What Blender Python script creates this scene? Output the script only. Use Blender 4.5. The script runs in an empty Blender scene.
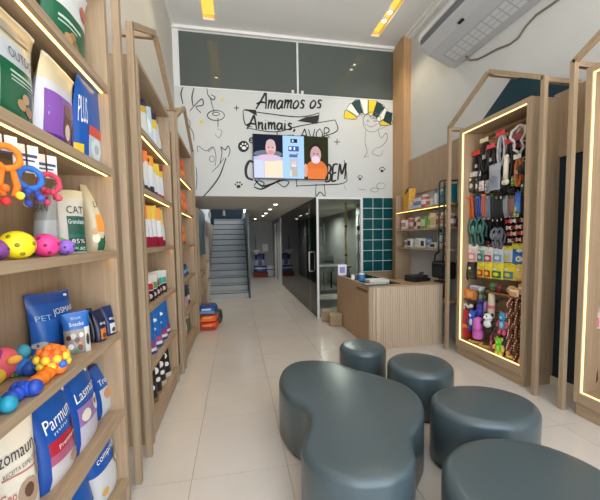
import bpy, math, random
from mathutils import Vector, Matrix
random.seed(7)
sc = bpy.context.scene
C = sc.collection
PI = math.pi
# ------------------------------------------------------------------ camera numbers (fitted to the photograph)
FPX, YAW, PIT, ROL, CX, CY, H = 326.448, .1917025, .0655865, -.0153216, 300.0, 260.456, 1.5
def _rot():
    cy, sy, cp, sp, cr, sr = math.cos(YAW), math.sin(YAW), math.cos(PIT), math.sin(PIT), math.cos(ROL), math.sin(ROL)
    base = Matrix(((1,0,0),(0,0,-1),(0,1,0)))
    return Matrix(((cr,-sr,0),(sr,cr,0),(0,0,1))) @ Matrix(((1,0,0),(0,cp,-sp),(0,sp,cp))) @ Matrix(((cy,0,-sy),(0,1,0),(sy,0,cy))) @ base
M = _rot()
def ray(x, y): return M.transposed() @ Vector(((x-CX)/FPX, (y-CY)/FPX, 1))
def at_z(x, y, z=0.0): d = ray(x, y); t = (z-H)/d.z; return Vector((d.x*t, d.y*t, z))
def at_x(x, y, X): d = ray(x, y); t = X/d.x; return Vector((X, d.y*t, H+d.z*t))
def at_y(x, y, Y): d = ray(x, y); t = Y/d.y; return Vector((d.x*t, Y, H+d.z*t))
cam = bpy.data.objects.new('camera', bpy.data.cameras.new('camera')); C.objects.link(cam)
r0, r1, r2 = M[0], -M[1], -M[2]
cam.matrix_world = Matrix(((r0.x,r1.x,r2.x,0),(r0.y,r1.y,r2.y,0),(r0.z,r1.z,r2.z,H),(0,0,0,1)))
cam.data.sensor_width = 36; cam.data.lens = FPX/600*36; cam.data.shift_y = (CY-250)/600
cam.data.clip_start = .05
sc.camera = cam

# ------------------------------------------------------------------ materials
def lin(c):
    return tuple((v/255/12.92 if v/255 <= .04045 else ((v/255+.055)/1.055)**2.4) for v in c) + (1,)
_m = {}
def mat(c, rough=.5, metal=0., coat=0., name='paint', spec=.5):
    k = (tuple(c), rough, metal, coat, spec)
    if k in _m: return _m[k]
    m = bpy.data.materials.new(name); m.use_nodes = True
    b = m.node_tree.nodes['Principled BSDF']
    b.inputs['Base Color'].default_value = lin(c); b.inputs['Roughness'].default_value = rough
    b.inputs['Metallic'].default_value = metal; b.inputs['Coat Weight'].default_value = coat
    b.inputs['Specular IOR Level'].default_value = spec
    _m[k] = m; return m
def emit(c, s, name='lamp'):
    k = ('e', tuple(c), s)
    if k in _m: return _m[k]
    m = bpy.data.materials.new(name); m.use_nodes = True; nt = m.node_tree; nt.nodes.clear()
    e = nt.nodes.new('ShaderNodeEmission'); o = nt.nodes.new('ShaderNodeOutputMaterial')
    e.inputs[0].default_value = lin(c); e.inputs[1].default_value = s
    nt.links.new(e.outputs[0], o.inputs[0]); _m[k] = m; return m
def wood(c1, c2, axis='z', rough=.5, name='light_oak'):
    m = bpy.data.materials.new(name); m.use_nodes = True; nt = m.node_tree; b = nt.nodes['Principled BSDF']
    tc = nt.nodes.new('ShaderNodeTexCoord'); mp = nt.nodes.new('ShaderNodeMapping')
    s = {'z': (28,28,1.1), 'y': (28,1.1,28), 'x': (1.1,28,28)}[axis]
    mp.inputs['Scale'].default_value = s
    n = nt.nodes.new('ShaderNodeTexNoise'); n.inputs['Scale'].default_value = 2.2; n.inputs['Detail'].default_value = 5; n.inputs['Roughness'].default_value = .6
    r = nt.nodes.new('ShaderNodeValToRGB'); r.color_ramp.elements[0].position = .32; r.color_ramp.elements[1].position = .7
    r.color_ramp.elements[0].color = lin(c1); r.color_ramp.elements[1].color = lin(c2)
    L = nt.links.new
    L(tc.outputs['Object'], mp.inputs[0]); L(mp.outputs[0], n.inputs['Vector']); L(n.outputs[0], r.inputs[0]); L(r.outputs[0], b.inputs['Base Color'])
    b.inputs['Roughness'].default_value = rough
    return m
W1, W2 = (156,132,104), (178,154,126)
OAKZ, OAKY, OAKX = wood(W1,W2,'z'), wood(W1,W2,'y'), wood(W1,W2,'x')
FRAMEZ = wood((152,129,102),(172,149,121),'z',name='frame_oak')
COLW = wood((176,138,98),(196,158,116),'z',name='warm_oak')
def noisy(c, rough, scale=6, amt=.05, name='plaster', bump=0, spec=.5):
    m = bpy.data.materials.new(name); m.use_nodes = True; nt = m.node_tree; b = nt.nodes['Principled BSDF']; L = nt.links.new
    tc = nt.nodes.new('ShaderNodeTexCoord'); n = nt.nodes.new('ShaderNodeTexNoise'); n.inputs['Scale'].default_value = scale; n.inputs['Detail'].default_value = 4
    r = nt.nodes.new('ShaderNodeValToRGB'); k = lin(c)
    r.color_ramp.elements[0].position = .3; r.color_ramp.elements[1].position = .7
    r.color_ramp.elements[0].color = tuple(v*(1-amt) for v in k[:3])+(1,); r.color_ramp.elements[1].color = tuple(min(1,v*(1+amt)) for v in k[:3])+(1,)
    L(tc.outputs['Object'], n.inputs['Vector']); L(n.outputs[0], r.inputs[0]); L(r.outputs[0], b.inputs['Base Color'])
    b.inputs['Roughness'].default_value = rough; b.inputs['Specular IOR Level'].default_value = spec
    if bump:
        bp = nt.nodes.new('ShaderNodeBump'); bp.inputs['Strength'].default_value = bump; bp.inputs['Distance'].default_value = .002
        L(n.outputs[0], bp.inputs['Height']); L(bp.outputs[0], b.inputs['Normal'])
    return m
def glass(tint, gl=.9, name='glass', fres=1.5):
    m = bpy.data.materials.new(name); m.use_nodes = True; nt = m.node_tree; nt.nodes.clear(); L = nt.links.new
    t = nt.nodes.new('ShaderNodeBsdfTransparent'); g = nt.nodes.new('ShaderNodeBsdfGlossy'); f = nt.nodes.new('ShaderNodeFresnel')
    x = nt.nodes.new('ShaderNodeMixShader'); o = nt.nodes.new('ShaderNodeOutputMaterial')
    t.inputs[0].default_value = tint+(1,); g.inputs[0].default_value = (gl,gl,gl,1); g.inputs['Roughness'].default_value = .02
    f.inputs['IOR'].default_value = fres
    L(f.outputs[0], x.inputs[0]); L(t.outputs[0], x.inputs[1]); L(g.outputs[0], x.inputs[2]); L(x.outputs[0], o.inputs[0])
    return m
WALLW = noisy((208,204,196), .7, 3, .02, 'wall_paint')
WALLR = noisy((200,201,198), .7, 3, .02, 'wall_paint')
WALLBACK = noisy((207,210,209), .6, 3, .015, 'mural_white')
CEILM = noisy((232,233,232), .8, 3, .015, 'ceiling_paint')
TILE = noisy((204,197,190), .22, 2.2, .035, 'porcelain_tile', spec=.5)
GROUT = mat((150,138,124), .8, name='grout')
LEATHER = noisy((70,84,89), .28, 220, .03, 'teal_grey_leatherette', bump=.06, spec=.6)
NAVY = noisy((8,36,52), .5, 4, .05, 'navy_paint')
TEALP = noisy((6,54,68), .5, 4, .05, 'teal_paint')
BLACK = mat((22,22,24), .45, name='black')
BLACKM = mat((30,31,33), .35, .6, name='black_metal')
WHITE = mat((235,235,233), .5, name='white')
WHITEM = mat((224,227,228), .35, 0, name='white_metal')
GREYP = mat((182,184,187), .4, name='grey_plastic')
CHROME = mat((200,202,205), .18, 1., name='chrome')
LED = emit((255,200,108), 5.0, 'warm_led')
INK = mat((28,28,30), .6, name='ink')

# ------------------------------------------------------------------ mesh building
class MB:
    def __init__(s): s.v = []; s.f = []; s.mi = []; s.sm = []
    def add(s, vs, fs, mi=0, smooth=False):
        o = len(s.v); s.v += [tuple(p) for p in vs]
        for f in fs: s.f.append(tuple(i+o for i in f)); s.mi.append(mi); s.sm.append(smooth)
        return s
    def box(s, a, b, mi=0):
        (x0,y0,z0),(x1,y1,z1) = [min(p,q) for p,q in zip(a,b)], [max(p,q) for p,q in zip(a,b)]
        vs = [(x0,y0,z0),(x1,y0,z0),(x1,y1,z0),(x0,y1,z0),(x0,y0,z1),(x1,y0,z1),(x1,y1,z1),(x0,y1,z1)]
        return s.add(vs, [(3,2,1,0),(4,5,6,7),(0,1,5,4),(1,2,6,5),(2,3,7,6),(3,0,4,7)], mi)
    def bar(s, p, q, w, h, up=(0,0,1), mi=0):
        p, q = Vector(p), Vector(q); d = (q-p).normalized(); up = Vector(up)
        sx = d.cross(up)
        if sx.length < 1e-4: sx = d.cross(Vector((1,0,0)))
        sx.normalize(); sy = sx.cross(d).normalized()
        vs = [c+sx*i*w/2+sy*j*h/2 for c in (p,q) for i,j in ((-1,-1),(1,-1),(1,1),(-1,1))]
        return s.add(vs, [(0,1,2,3),(7,6,5,4),(4,5,1,0),(5,6,2,1),(6,7,3,2),(7,4,0,3)], mi)
    def tube(s, pts, r, n=8, mi=0, closed=False, cap=True):
        pts = [Vector(p) for p in pts]; m = len(pts); rs = r if isinstance(r, (list,tuple)) else [r]*m
        vs = []; prev = None
        for i,p in enumerate(pts):
            d = (pts[(i+1)%m]-pts[i-1]) if closed else (pts[min(i+1,m-1)]-pts[max(i-1,0)])
            if d.length < 1e-9: d = Vector((0,0,1))
            d.normalize()
            a = prev if prev is not None else (Vector((0,0,1)) if abs(d.z) < .9 else Vector((1,0,0)))
            a = a-d*a.dot(d)
            if a.length < 1e-5: a = d.orthogonal()
            a.normalize(); prev = a; b = d.cross(a)
            vs += [p+(a*math.cos(2*PI*k/n)+b*math.sin(2*PI*k/n))*rs[i] for k in range(n)]
        fs = []
        for i in range(m if closed else m-1):
            j = (i+1)%m
            fs += [(i*n+k, i*n+(k+1)%n, j*n+(k+1)%n, j*n+k) for k in range(n)]
        if cap and not closed: fs += [tuple(range(n))[::-1], tuple((m-1)*n+k for k in range(n))]
        return s.add(vs, fs, mi, True)
    def lathe(s, prof, c=(0,0,0), n=20, mi=0, axis='z', smooth=True):
        vs = []; fs = []; c = Vector(c)
        for r,z in prof:
            for k in range(n):
                a = 2*PI*k/n; x,y = r*math.cos(a), r*math.sin(a)
                vs.append(c+Vector({'z':(x,y,z),'y':(x,-z,y),'x':(z,x,y)}[axis]))
        m = len(prof)
        for i in range(m-1): fs += [(i*n+k, i*n+(k+1)%n, (i+1)*n+(k+1)%n, (i+1)*n+k) for k in range(n)]
        fs += [tuple(range(n))[::-1], tuple((m-1)*n+k for k in range(n))]
        return s.add(vs, fs, mi, smooth)
    def ball(s, c, r, n=14, mi=0, noise=0):
        rx,ry,rz = r if isinstance(r,(tuple,list)) else (r,r,r); c = Vector(c); vs = []; fs = []; h = n//2
        for i in range(h+1):
            t = PI*i/h
            for k in range(n):
                a = 2*PI*k/n; q = 1+noise*random.uniform(-1,1)
                vs.append(c+Vector((rx*math.sin(t)*math.cos(a), ry*math.sin(t)*math.sin(a), rz*math.cos(t)))*q)
        for i in range(h): fs += [((i+1)*n+k, (i+1)*n+(k+1)%n, i*n+(k+1)%n, i*n+k) for k in range(n)]
        return s.add(vs, fs, mi, True)
    def prism(s, pts, z0, z1, mi=0):
        n = len(pts); vs = [(x,y,z0) for x,y in pts]+[(x,y,z1) for x,y in pts]
        return s.add(vs, [tuple(range(n))[::-1], tuple(range(n,2*n))]+[(k,(k+1)%n,n+(k+1)%n,n+k) for k in range(n)], mi)
    def build(s, name, mats, parent=None, loc=None, bevel=0, weld=False):
        me = bpy.data.meshes.new(name); me.from_pydata(s.v, [], s.f)
        mats = mats if isinstance(mats,(list,tuple)) else [mats]
        for m in mats: me.materials.append(m)
        me.polygons.foreach_set('material_index', s.mi); me.polygons.foreach_set('use_smooth', s.sm); me.update()
        o = bpy.data.objects.new(name, me); C.objects.link(o)
        if parent: o.parent = parent
        if loc is not None: o.location = loc
        if bevel:
            b = o.modifiers.new('bevel','BEVEL'); b.width = bevel; b.segments = 2; b.limit_method = 'ANGLE'; b.angle_limit = .7
        return o
def tag(o, label, cat, group=None):
    o['label'] = label; o['category'] = cat
    if group: o['group'] = group
    return o
def thing(name, label, cat, loc=(0,0,0), rz=0, group=None):
    o = bpy.data.objects.new(name, None); o.empty_display_size = .05; C.objects.link(o)
    o.location = loc; o.rotation_euler = (0,0,rz); return tag(o, label, cat, group)
def struct(o): o['kind'] = 'structure'; return o
def sbox(name, a, b, m, **k): return struct(MB().box(a,b).build(name, m, **k))
ORD = ['first','second','third','fourth','fifth','sixth','seventh','eighth','ninth','tenth']

# ------------------------------------------------------------------ room shell
XL, XR, YB, ZC, YF = -.937, 3.09, 5.85, 5.0, -1.9
CZ = 2.26                                     # lower ceiling beyond the mural wall
# floor of large tiles
f = MB(); f.box((XL-.1,YF,-.06),(XR+.5,14.9,-.004),1)
xs = [-.937,-.315,.293,1.02,1.75,2.48,XR+.5]; ys = [YF]+[2.055+.714*k for k in range(-6,18)]+[14.9]
for i in range(len(xs)-1):
    for j in range(len(ys)-1):
        g = .0018; f.box((xs[i]+g,ys[j]+g,-.02),(xs[i+1]-g,ys[j+1]-g,0),0)
struct(f.build('floor',[TILE,GROUT]))
sbox('wall_left',(XL-.1,YF,0),(XL,14.9,ZC),WALLW)
sbox('wall_right',(XR,YF,0),(XR+.1,YB,ZC),WALLR)
sbox('wall_front',(XL-.1,YF-.1,4.75),(XR+.1,YF,ZC),WALLW)
# ceiling with two light troughs cut out
T1, T2 = (-.42,-.235,.9,5.60), (2.385,2.545,.9,5.56)
c = MB(); xb = [XL-.1,T1[0],T1[1],T2[0],T2[1],XR+.1]; yb = [YF-.1,.9,5.56,5.60,YB+.1]
for i in range(5):
    for j in range(4):
        if (i == 1 and j in (1,2)) or (i == 3 and j == 1): continue
        c.box((xb[i],yb[j],ZC),(xb[i+1],yb[j+1],ZC+.03))
struct(c.build('ceiling',CEILM))
for t,w,lab in ((T1,(.0,.0),'long warm yellow light trough recessed in the ceiling, nearer left wall'),(T2,(4.99,5.19),'long warm yellow light trough with two spot bulbs, nearer air conditioner')):
    th = thing('ceiling_light_trough',lab,'ceiling light',((t[0]+t[1])/2,(t[2]+t[3])/2,ZC+.03))
    a, b = (t[1]-t[0])/2, (t[3]-t[2])/2
    h = MB().box((-a-.012,-b-.012,0),(-a,b+.012,.07)).box((a,-b-.012,0),(a+.012,b+.012,.07)).box((-a,-b-.012,0),(a,-b,.07)).box((-a,b,0),(a,b+.012,.07)).box((-a-.012,-b-.012,.07),(a+.012,b+.012,.082))
    h.build('housing',mat((232,205,120),.6,name='trough_paint'),th)
    MB().box((-a,-b,.055),(a,b,.068)).build('diffuser',emit((255,205,88),.95,'trough_glow'),th)
    for y in ((w) if w[0] else (4.2,)):
        s = MB().lathe([(.038,.054),(.045,.045),(.045,.0),(.036,-.005)],(0,y-(t[2]+t[3])/2,0),16).build('spot_lamp',WHITEM,th)
        MB().lathe([(.034,-.004),(.033,-.009)],(0,y-(t[2]+t[3])/2,0),16).build('bulb',emit((255,244,215),14,'spot_bulb'),s)
struct(MB().box((XL,YB-.06,4.955),(XR,YB,ZC)).box((XL,YF,4.97),(XL+.03,YB-.06,ZC)).build('trim_1',WHITE))
struct(MB().box((XR-.05,YF,4.94),(XR,5.44,ZC)).box((XR-.11,YF,4.97),(XR-.05,5.44,ZC)).build('trim_2',WHITE))
# mural wall (upper storey front), its underside is the lower ceiling
GZ0, GZ1 = 4.05, 4.95
wb = sbox('wall_back',(XL,YB,CZ),(XR+.1,YB+.12,GZ0),WALLBACK)
# interior window of the upper storey
w1 = struct(MB().box((XL,YB-.01,GZ0-.012),(-.84,YB+.07,GZ1+.01)).box((1.128,YB-.012,GZ0),(1.158,YB+.05,GZ1)).box((XL,YB,GZ1-.005),(XR,YB+.07,ZC)).box((-.84,YB-.01,GZ0-.006),(2.96,YB+.07,GZ0+.012)).build('window_1',WHITEM))
MZG = glass((.16,.18,.175),.75,'tinted_glass',1.55)
_nt = MZG.node_tree; _mx = [n_ for n_ in _nt.nodes if n_.type == 'MIX_SHADER'][0]; _tr = [n_ for n_ in _nt.nodes if n_.type == 'BSDF_TRANSPARENT'][0]
_df = _nt.nodes.new('ShaderNodeBsdfDiffuse'); _df.inputs[0].default_value = (.17,.20,.19,1); _m2 = _nt.nodes.new('ShaderNodeMixShader'); _m2.inputs[0].default_value = .55
_nt.links.new(_tr.outputs[0], _m2.inputs[1]); _nt.links.new(_df.outputs[0], _m2.inputs[2]); _nt.links.new(_m2.outputs[0], _mx.inputs[1])
MB().box((-.84,YB+.015,GZ0+.012),(1.128,YB+.027,GZ1-.005)).build('pane',MZG,w1)
MB().box((1.158,YB+.015,GZ0+.012),(XR,YB+.027,GZ1-.005)).build('pane',MZG,w1)
for x in (1.05,1.22): MB().box((x-.02,YB-.03,GZ0+.012),(x+.02,YB+.012,GZ0+.06)).build('latch',WHITE,w1)
DARKW = noisy((150,152,150),.8,3,.03,'mezzanine_paint')
sbox('wall_mezzanine',(XL,9.3,CZ+.2),(XR+.1,9.4,ZC),DARKW)
sbox('ceiling_mezzanine',(XL,YB+.1,ZC+.0),(XR+.1,9.4,ZC+.03),DARKW)
sbox('wall_mezzanine_right',(XR,YB,0),(XR+.1,11.6,ZC),DARKW)
for k,(x,y) in enumerate(((333,61),(327,74),(322,84))):
    p = at_y(x,y,6.9)
    t = thing('pendant_lamp','small white pendant lamp behind the upper window, %s of three'%['highest','middle','lowest'][k],'lamp',p,0,'pendant lamps upstairs')
    MB().lathe([(.018,.08),(.03,.07),(.034,-.09),(.03,-.1)],n=14).build('lamp_shade',WHITE,t)
    MB().tube([(0,0,.08),(0,0,ZC-p.z)],.003,6).build('cord',GREYP,t)
# lower ceiling, corridor and hall
LOWC = noisy((206,200,193),.75,3,.02,'low_ceiling_paint')
cc = MB().box((XL,YB+.121,CZ),(XR+.1,8.35,CZ+.12)).box((XL,YB+.004,CZ-.004),(XR+.1,YB+.121,CZ-.0005)).box((.30,8.35,CZ),(XR+.1,14.9,CZ+.12))
# carve-free: mural wall starts above
struct(cc.build('ceiling_corridor',LOWC))
HALLW = noisy((176,178,180),.7,3,.02,'hall_paint')
sbox('wall_hall_back',(.3,13.6,0),(XR+.1,13.7,CZ),HALLW)
sbox('wall_stairwell_back',(XL,12.9,0),(.3,13.0,ZC-.6),NAVY)
sbox('ceiling_stairwell',(XL,9.4,ZC-.9),(.33,13.0,ZC-.87),NAVY)
sbox('wall_hall_left_seal',(.22,12.15,0),(.34,13.7,CZ+.05),HALLW)  # wall piece added to block sky light leaking in past the stairwell
sbox('wall_hall_right',(1.50,11.0,0),(1.60,13.6,CZ),HALLW)
struct(MB().box((1.44,10.83,0),(1.50,11.02,CZ)).build('trim_3',WHITEM))
struct(MB().box((1.46,11.55,0),(1.5,11.68,2.1)).box((1.46,12.5,0),(1.5,12.6,2.1)).build('trim_4',WHITEM))
sbox('wall_grooming_back',(1.50,11.5,0),(XR+.1,11.6,CZ),mat((140,146,142),.7))
# right side gap: navy paint, panelling, baseboard; teal band painted above
def slab_x(X, t, pts, name, m, parent=None):
    n = len(pts); mb = MB(); vs = [(X,y,z) for y,z in pts]+[(X+t,y,z) for y,z in pts]
    mb.add(vs,[tuple(range(n)),tuple(range(n,2*n))[::-1]]+[(k,n+k,n+(k+1)%n,(k+1)%n) for k in range(n)])
    return mb.build(name,m,parent)
struct(slab_x(XR-.006,.006,[(3.93,2.80),(3.215,3.30),(2.54,2.915),(2.54,2.89),(2.70,2.78),(2.70,2.70),(3.93,2.70)],'trim_5',TEALP))
struct(MB().box((XR-.008,1.9,.09),(XR,3.0,2.25)).build('trim_6',NAVY))
struct(MB().box((XR-.03,2.17,2.245),(XR,2.72,2.85)).build('trim_7',OAKZ))
struct(MB().box((XR-.022,2.0,0),(XR,2.9,.09)).build('baseboard_right',mat((214,205,190),.5)))
# wood column at the mural corner
struct(MB().box((2.955,5.44,0),(XR+.05,YB,4.985)).build('trim_8',COLW))
# panelling on the right wall above and behind the wall shelves
struct(MB().box((XR-.035,3.9,2.24),(XR,5.44,2.86)).build('trim_9',OAKZ))
# stair: one thing, steps as parts
st = thing('staircase','grey staircase rising at the end of the corridor','stairs',(-.19,8.5,0))
STM = mat((178,182,183),.5,name='stair_paint'); STD = mat((120,124,126),.5,name='stair_nosing')
for k in range(13):
    b = MB().box((-.55,.28*k,0 if k<1 else .172*k-.02),(.47,.28*k+.30,.172*(k+1)-.022),0).box((-.55,.28*k-.012,.172*(k+1)-.022),(.47,.28*k+.30,.172*(k+1)),1)
    b.build('step',[STM,STM],st)
    MB().box((-.55,.28*k-.004,.172*(k+1)-.044),(.47,.28*k,.172*(k+1)-.022)).build('painted_nosing_shadow',mat((40,42,44),.7),st)  # dark strip painted as the shade under each tread's nosing
sbox('wall_stair_left',(XL,8.5,0),(-.745,12.9,2.0),mat((150,132,112),.6))
gr = thing('stair_glass_rail','dark green glass balustrade standing along the staircase','railing',(.31,8.5,0))
MB().box((-.015,-.05,0),(.015,3.6,CZ-.01)).build('glass_panel',mat((10,48,46),.4,name='green_glass'),gr)
MB().box((-.02,-.075,0),(.02,-.05,CZ-.01)).build('post',mat((14,52,52),.3),gr)
# corridor downlights
for k,(x,y) in enumerate(((.852,7.06),(.852,8.22),(.858,9.45),(.856,10.43),(.70,12.0))):
    t = thing('downlight','round white downlight in the corridor ceiling, %s from the mural wall'%ORD[k],'ceiling light',(x,y,CZ),0,'corridor downlights')
    MB().lathe([(.055,0),(.06,-.004),(.058,-.01),(.045,-.012)],n=18).build('rim',WHITE,t)
    MB().lathe([(.043,-.0122),(.04,-.016)],n=18).build('bulb',emit((255,246,225),9,'downlight_bulb'),t)
for k,(x,y,dz) in enumerate(((-.60,8.05,.1),(-.27,8.12,.05),(.20,8.2,.1))):
    t = thing('spotlight','white spotlight hanging at the stair opening, %s'%['leftmost','middle one with short cable','rightmost'][k],'spotlight',(x,y,CZ),0,'stair spotlights')
    MB().tube([(0,0,0),(0,0,-dz)],.006,6).build('stem',WHITE,t)
    MB().lathe([(.02,-dz),(.032,-dz-.01),(.032,-dz-.12),(.026,-dz-.125)],n=14).build('lamp_head',WHITE,t)
# glass partition with door along the corridor, door frame and fixed pane beside the tiles
GL = glass((.76,.82,.79),.8,'clear_glass',1.45)
d1 = struct(MB().box((1.455,YB-.015,0),(1.49,YB+.03,CZ)).box((1.49,YB-.015,CZ-.035),(2.335,YB+.03,CZ)).box((2.305,YB-.015,0),(2.335,YB+.03,CZ-.035)).box((1.49,YB-.01,0),(2.305,YB+.02,.02)).build('window_2',WHITEM))
MB().box((1.49,YB+.0,.02),(2.305,YB+.01,CZ-.035)).build('pane',GL,d1)
d2 = struct(MB().box((1.458,5.9,2.22),(1.482,10.83,CZ)).box((1.462,6.72,0),(1.478,10.83,.014)).build('window_3',mat((60,66,64),.3)))
MB().box((1.464,6.62,.014),(1.474,10.83,2.22)).build('pane',GL,d2)
dd = struct(MB().box((1.464,5.90,.012),(1.474,6.60,2.22)).build('door_1',GL))
hb = MB()
for sx in (-1,1):
    X = 1.469+sx*.05
    hb.bar((X,6.26,.84),(X,6.26,1.26),.022,.022,(1,0,0))
    for z in (.88,1.22): hb.bar((1.469,6.26,z),(X,6.26,z),.016,.016)
hb.bar((1.52,6.26,1.22),(1.52,6.26,.88),.018,.018,(1,0,0))
hb2 = MB()
for X in (1.41,1.53):
    hb2.tube([(1.47,6.30,1.24),(X,6.30,1.24),(X,6.30,.86),(1.47,6.30,.86)],.013,8)
hb2.build('door_handle',mat((206,208,208),.35,name='satin_steel'),dd)
# teal tile panel
tp = thing('tile_panel','dark teal tile panel with white grid beside the glass pane','tile panel',(2.647,YB,.86))
MB().box((-.312,-.022,0),(.312,0,1.40)).build('frame',WHITEM,tp)
tg = MB(); n = 7
for i in range(3):
    for j in range(n):
        w = .612/3; hh = 1.39/n
        tg.box((-.306+i*w+.006,-.03,.006+j*hh+.006),(-.306+(i+1)*w-.006,-.02,.006+(j+1)*hh-.006))
tg.build('tiles',noisy((8,76,80),.22,9,.12,'teal_tile'),tp)
struct(MB().box((2.335,YB-.012,.0),(2.96,YB,.86)).build('trim_10',OAKX))

# ------------------------------------------------------------------ mural: lettering and line drawings painted on the wall
def ribbon(lines, name, m, parent, Y=YB-.003):
    mb = MB()
    for pts, w in lines:
        P = [Vector((p[0],p[1])) for p in pts]
        if len(P) < 2: continue
        q = [P[0]]
        if len(P) > 2:                                    # Catmull-Rom smoothing
            q = []
            for i in range(len(P)-1):
                a,b,c_,d = P[max(i-1,0)],P[i],P[i+1],P[min(i+2,len(P)-1)]
                for s in range(5):
                    t = s/5; q.append(.5*((2*b)+(-a+c_)*t+(2*a-5*b+4*c_-d)*t*t+(-a+3*b-3*c_+d)*t*t*t))
            q.append(P[-1])
        else: q = P
        W = []
        for i,p in enumerate(q):
            d = q[min(i+1,len(q)-1)]-q[max(i-1,0)]
            if d.length < 1e-6: d = Vector((1,0))
            d.normalize(); nn = Vector((-d.y,d.x)); ww = w*(.55+.45*math.sin(PI*min(max(i/(len(q)-1),.12),.88)))
            W.append((p+nn*ww/2,p-nn*ww/2))
        vs = [(a.x,Y,a.y) for a,b in W]+[(b.x,Y,b.y) for a,b in W]; k = len(W)
        mb.add(vs,[(i,i+1,k+i+1,k+i) for i in range(k-1)])
    return mb.build(name,m,parent)
def wp(x, y): p = at_y(x,y,YB); return (p.x,p.z)
def pxl(pts, w=.02): return ([wp(*p) for p in pts], w)
def fillpoly(polys, name, m, parent, Y=YB-.002):
    mb = MB()
    for pts in polys:
        q = [wp(*p) for p in pts]; mb.add([(x,Y,z) for x,z in q],[tuple(range(len(q)))])
    return mb.build(name,m,parent)
def circ(x, y, rx, ry, n=14, a0=0, a1=2*PI): return [(x+rx*math.cos(a0+(a1-a0)*k/n), y+ry*math.sin(a0+(a1-a0)*k/n)) for k in range(n+1)]
# a small single-stroke hand
G = {'A':[[(0,0),(.25,.45),(.5,1),(.55,1),(.72,.4),(.8,0)],[(-.05,.3),(.3,.42),(.75,.36)]],
 'm':[[(0,.5),(.06,.5),(.08,0)],[(.08,.3),(.2,.5),(.3,.45),(.32,0)],[(.32,.3),(.45,.5),(.56,.45),(.58,.05),(.7,.05)]],
 'a':[[(.42,.42),(.2,.5),(.03,.25),(.15,.0),(.35,.1),(.45,.5)],[(.45,.5),(.45,.08),(.58,.05)]],
 'o':[[(.25,.5),(.05,.3),(.1,.02),(.35,.05),(.45,.3),(.25,.5)]],
 's':[[(.38,.44),(.18,.5),(.1,.36),(.32,.2),(.3,.02),(.05,.04)]],
 'n':[[(0,.5),(.06,.5),(.08,0)],[(.08,.3),(.25,.5),(.36,.42),(.38,.04),(.5,.04)]],
 'i':[[(.1,.5),(.1,.06),(.22,.04)],[(.1,.68),(.12,.72)]],
 ',':[[(.1,.08),(.12,-.02),(.02,-.16)]],
 'e':[[(.06,.25),(.36,.3),(.3,.48),(.12,.46),(.04,.2),(.2,.0),(.4,.1)]],
 'r':[[(.05,.5),(.1,0)],[(.1,.3),(.25,.5),(.38,.46)]],
 'v':[[(0,.5),(.2,0),(.4,.5)]],'t':[[(.15,.8),(.13,.1),(.3,.02)],[(0,.5),(.35,.52)]],
 'b':[[(.06,1),(.08,0),(.35,.02),(.42,.3),(.1,.48)]],
 'V':[[(0,1),(.3,0),(.6,1)]],'O':[[(.35,1),(.05,.6),(.1,.05),(.5,.05),(.62,.5),(.35,1)]],'R':[[(.05,0),(.05,1),(.45,.95),(.45,.6),(.08,.5)],[(.2,.5),(.55,0)]],
 'B':[[(.05,0),(.05,1),(.42,.92),(.4,.58),(.06,.52)],[(.06,.52),(.5,.45),(.48,.05),(.05,0)]],
 'E':[[(.5,1),(.06,.98),(.06,.5),(.42,.5)],[(.06,.5),(.05,.02),(.52,0)]],
 'M':[[(0,0),(.06,1),(.35,.35),(.66,1),(.72,0)]], ' ':[]}
WID = {'A':.9,'m':.74,'a':.6,'o':.55,'s':.5,'n':.54,'i':.3,',':.25,'e':.5,'r':.45,'v':.5,'t':.42,'b':.55,'V':.7,'O':.75,'R':.68,'B':.65,'E':.65,'M':.85,' ':.35}
def hand(text, x0, x1, ybase, yb2, hgt, w, slant=.2):
    tot = sum(WID[ch] for ch in text); out = []; x = 0
    for ch in text:
        for stx in G[ch]:
            q = []
            for (a,b) in stx:
                u = (x+a)/tot+slant*b*hgt/(x1-x0); q.append(wp(x0+u*(x1-x0), ybase+(yb2-ybase)*u-b*hgt))
            out.append((q,w))
        x += WID[ch]
    return out
let = hand('Amamos os',256,322,109,108,16,.036)+hand('Animais,',247,296,129,130,13,.036,.05)+hand('e tambem AVOR',249,331,143,138,10,.022,0)
let += hand('BEM',325,346,182,179,16,.040,.1)
let += [pxl([(256,165),(250,161),(246,168),(247,177),(253,180)],.05),pxl([(255,180),(262,186),(272,184),(280,180)],.035),pxl([(254,187),(262,189),(274,183),(284,180)],.03),pxl([(254,186),(258,181),(264,183),(262,188)],.02),pxl([(276,181),(284,187),(289,182),(283,180)],.02)]
ribbon(let,'mural_lettering',INK,wb)
ban = [pxl([(243,111),(245,124),(252,127)],.019),pxl([(243,110),(270,114),(300,117),(319,113)],.019),pxl([(247,128),(275,132),(300,126),(335,120)],.019),pxl([(335,120),(337,131),(318,138)],.019),pxl([(319,113),(318,123)],.019),
 pxl([(296,186),(318,185),(340,184),(347,181)],.019),pxl([(344,160),(346,170),(347,181)],.019),pxl([(316,184),(316,196),(320,192),(325,196),(324,184)],.019),pxl([(296,178),(297,187)],.019)]
plus = [q for (x,y,s) in ((236.5,108,2.5),(337,142,3)) for q in (pxl([(x-s,y),(x+s,y)],.019),pxl([(x,y-s),(x,y+s)],.019))]
ribbon(ban+plus,'mural_banner',INK,wb)
fillpoly([[(244,109),(256,110),(257,116)],[(297,121),(306,117),(319,115),(317,124)]],'mural_banner_fold',INK,wb)
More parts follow.
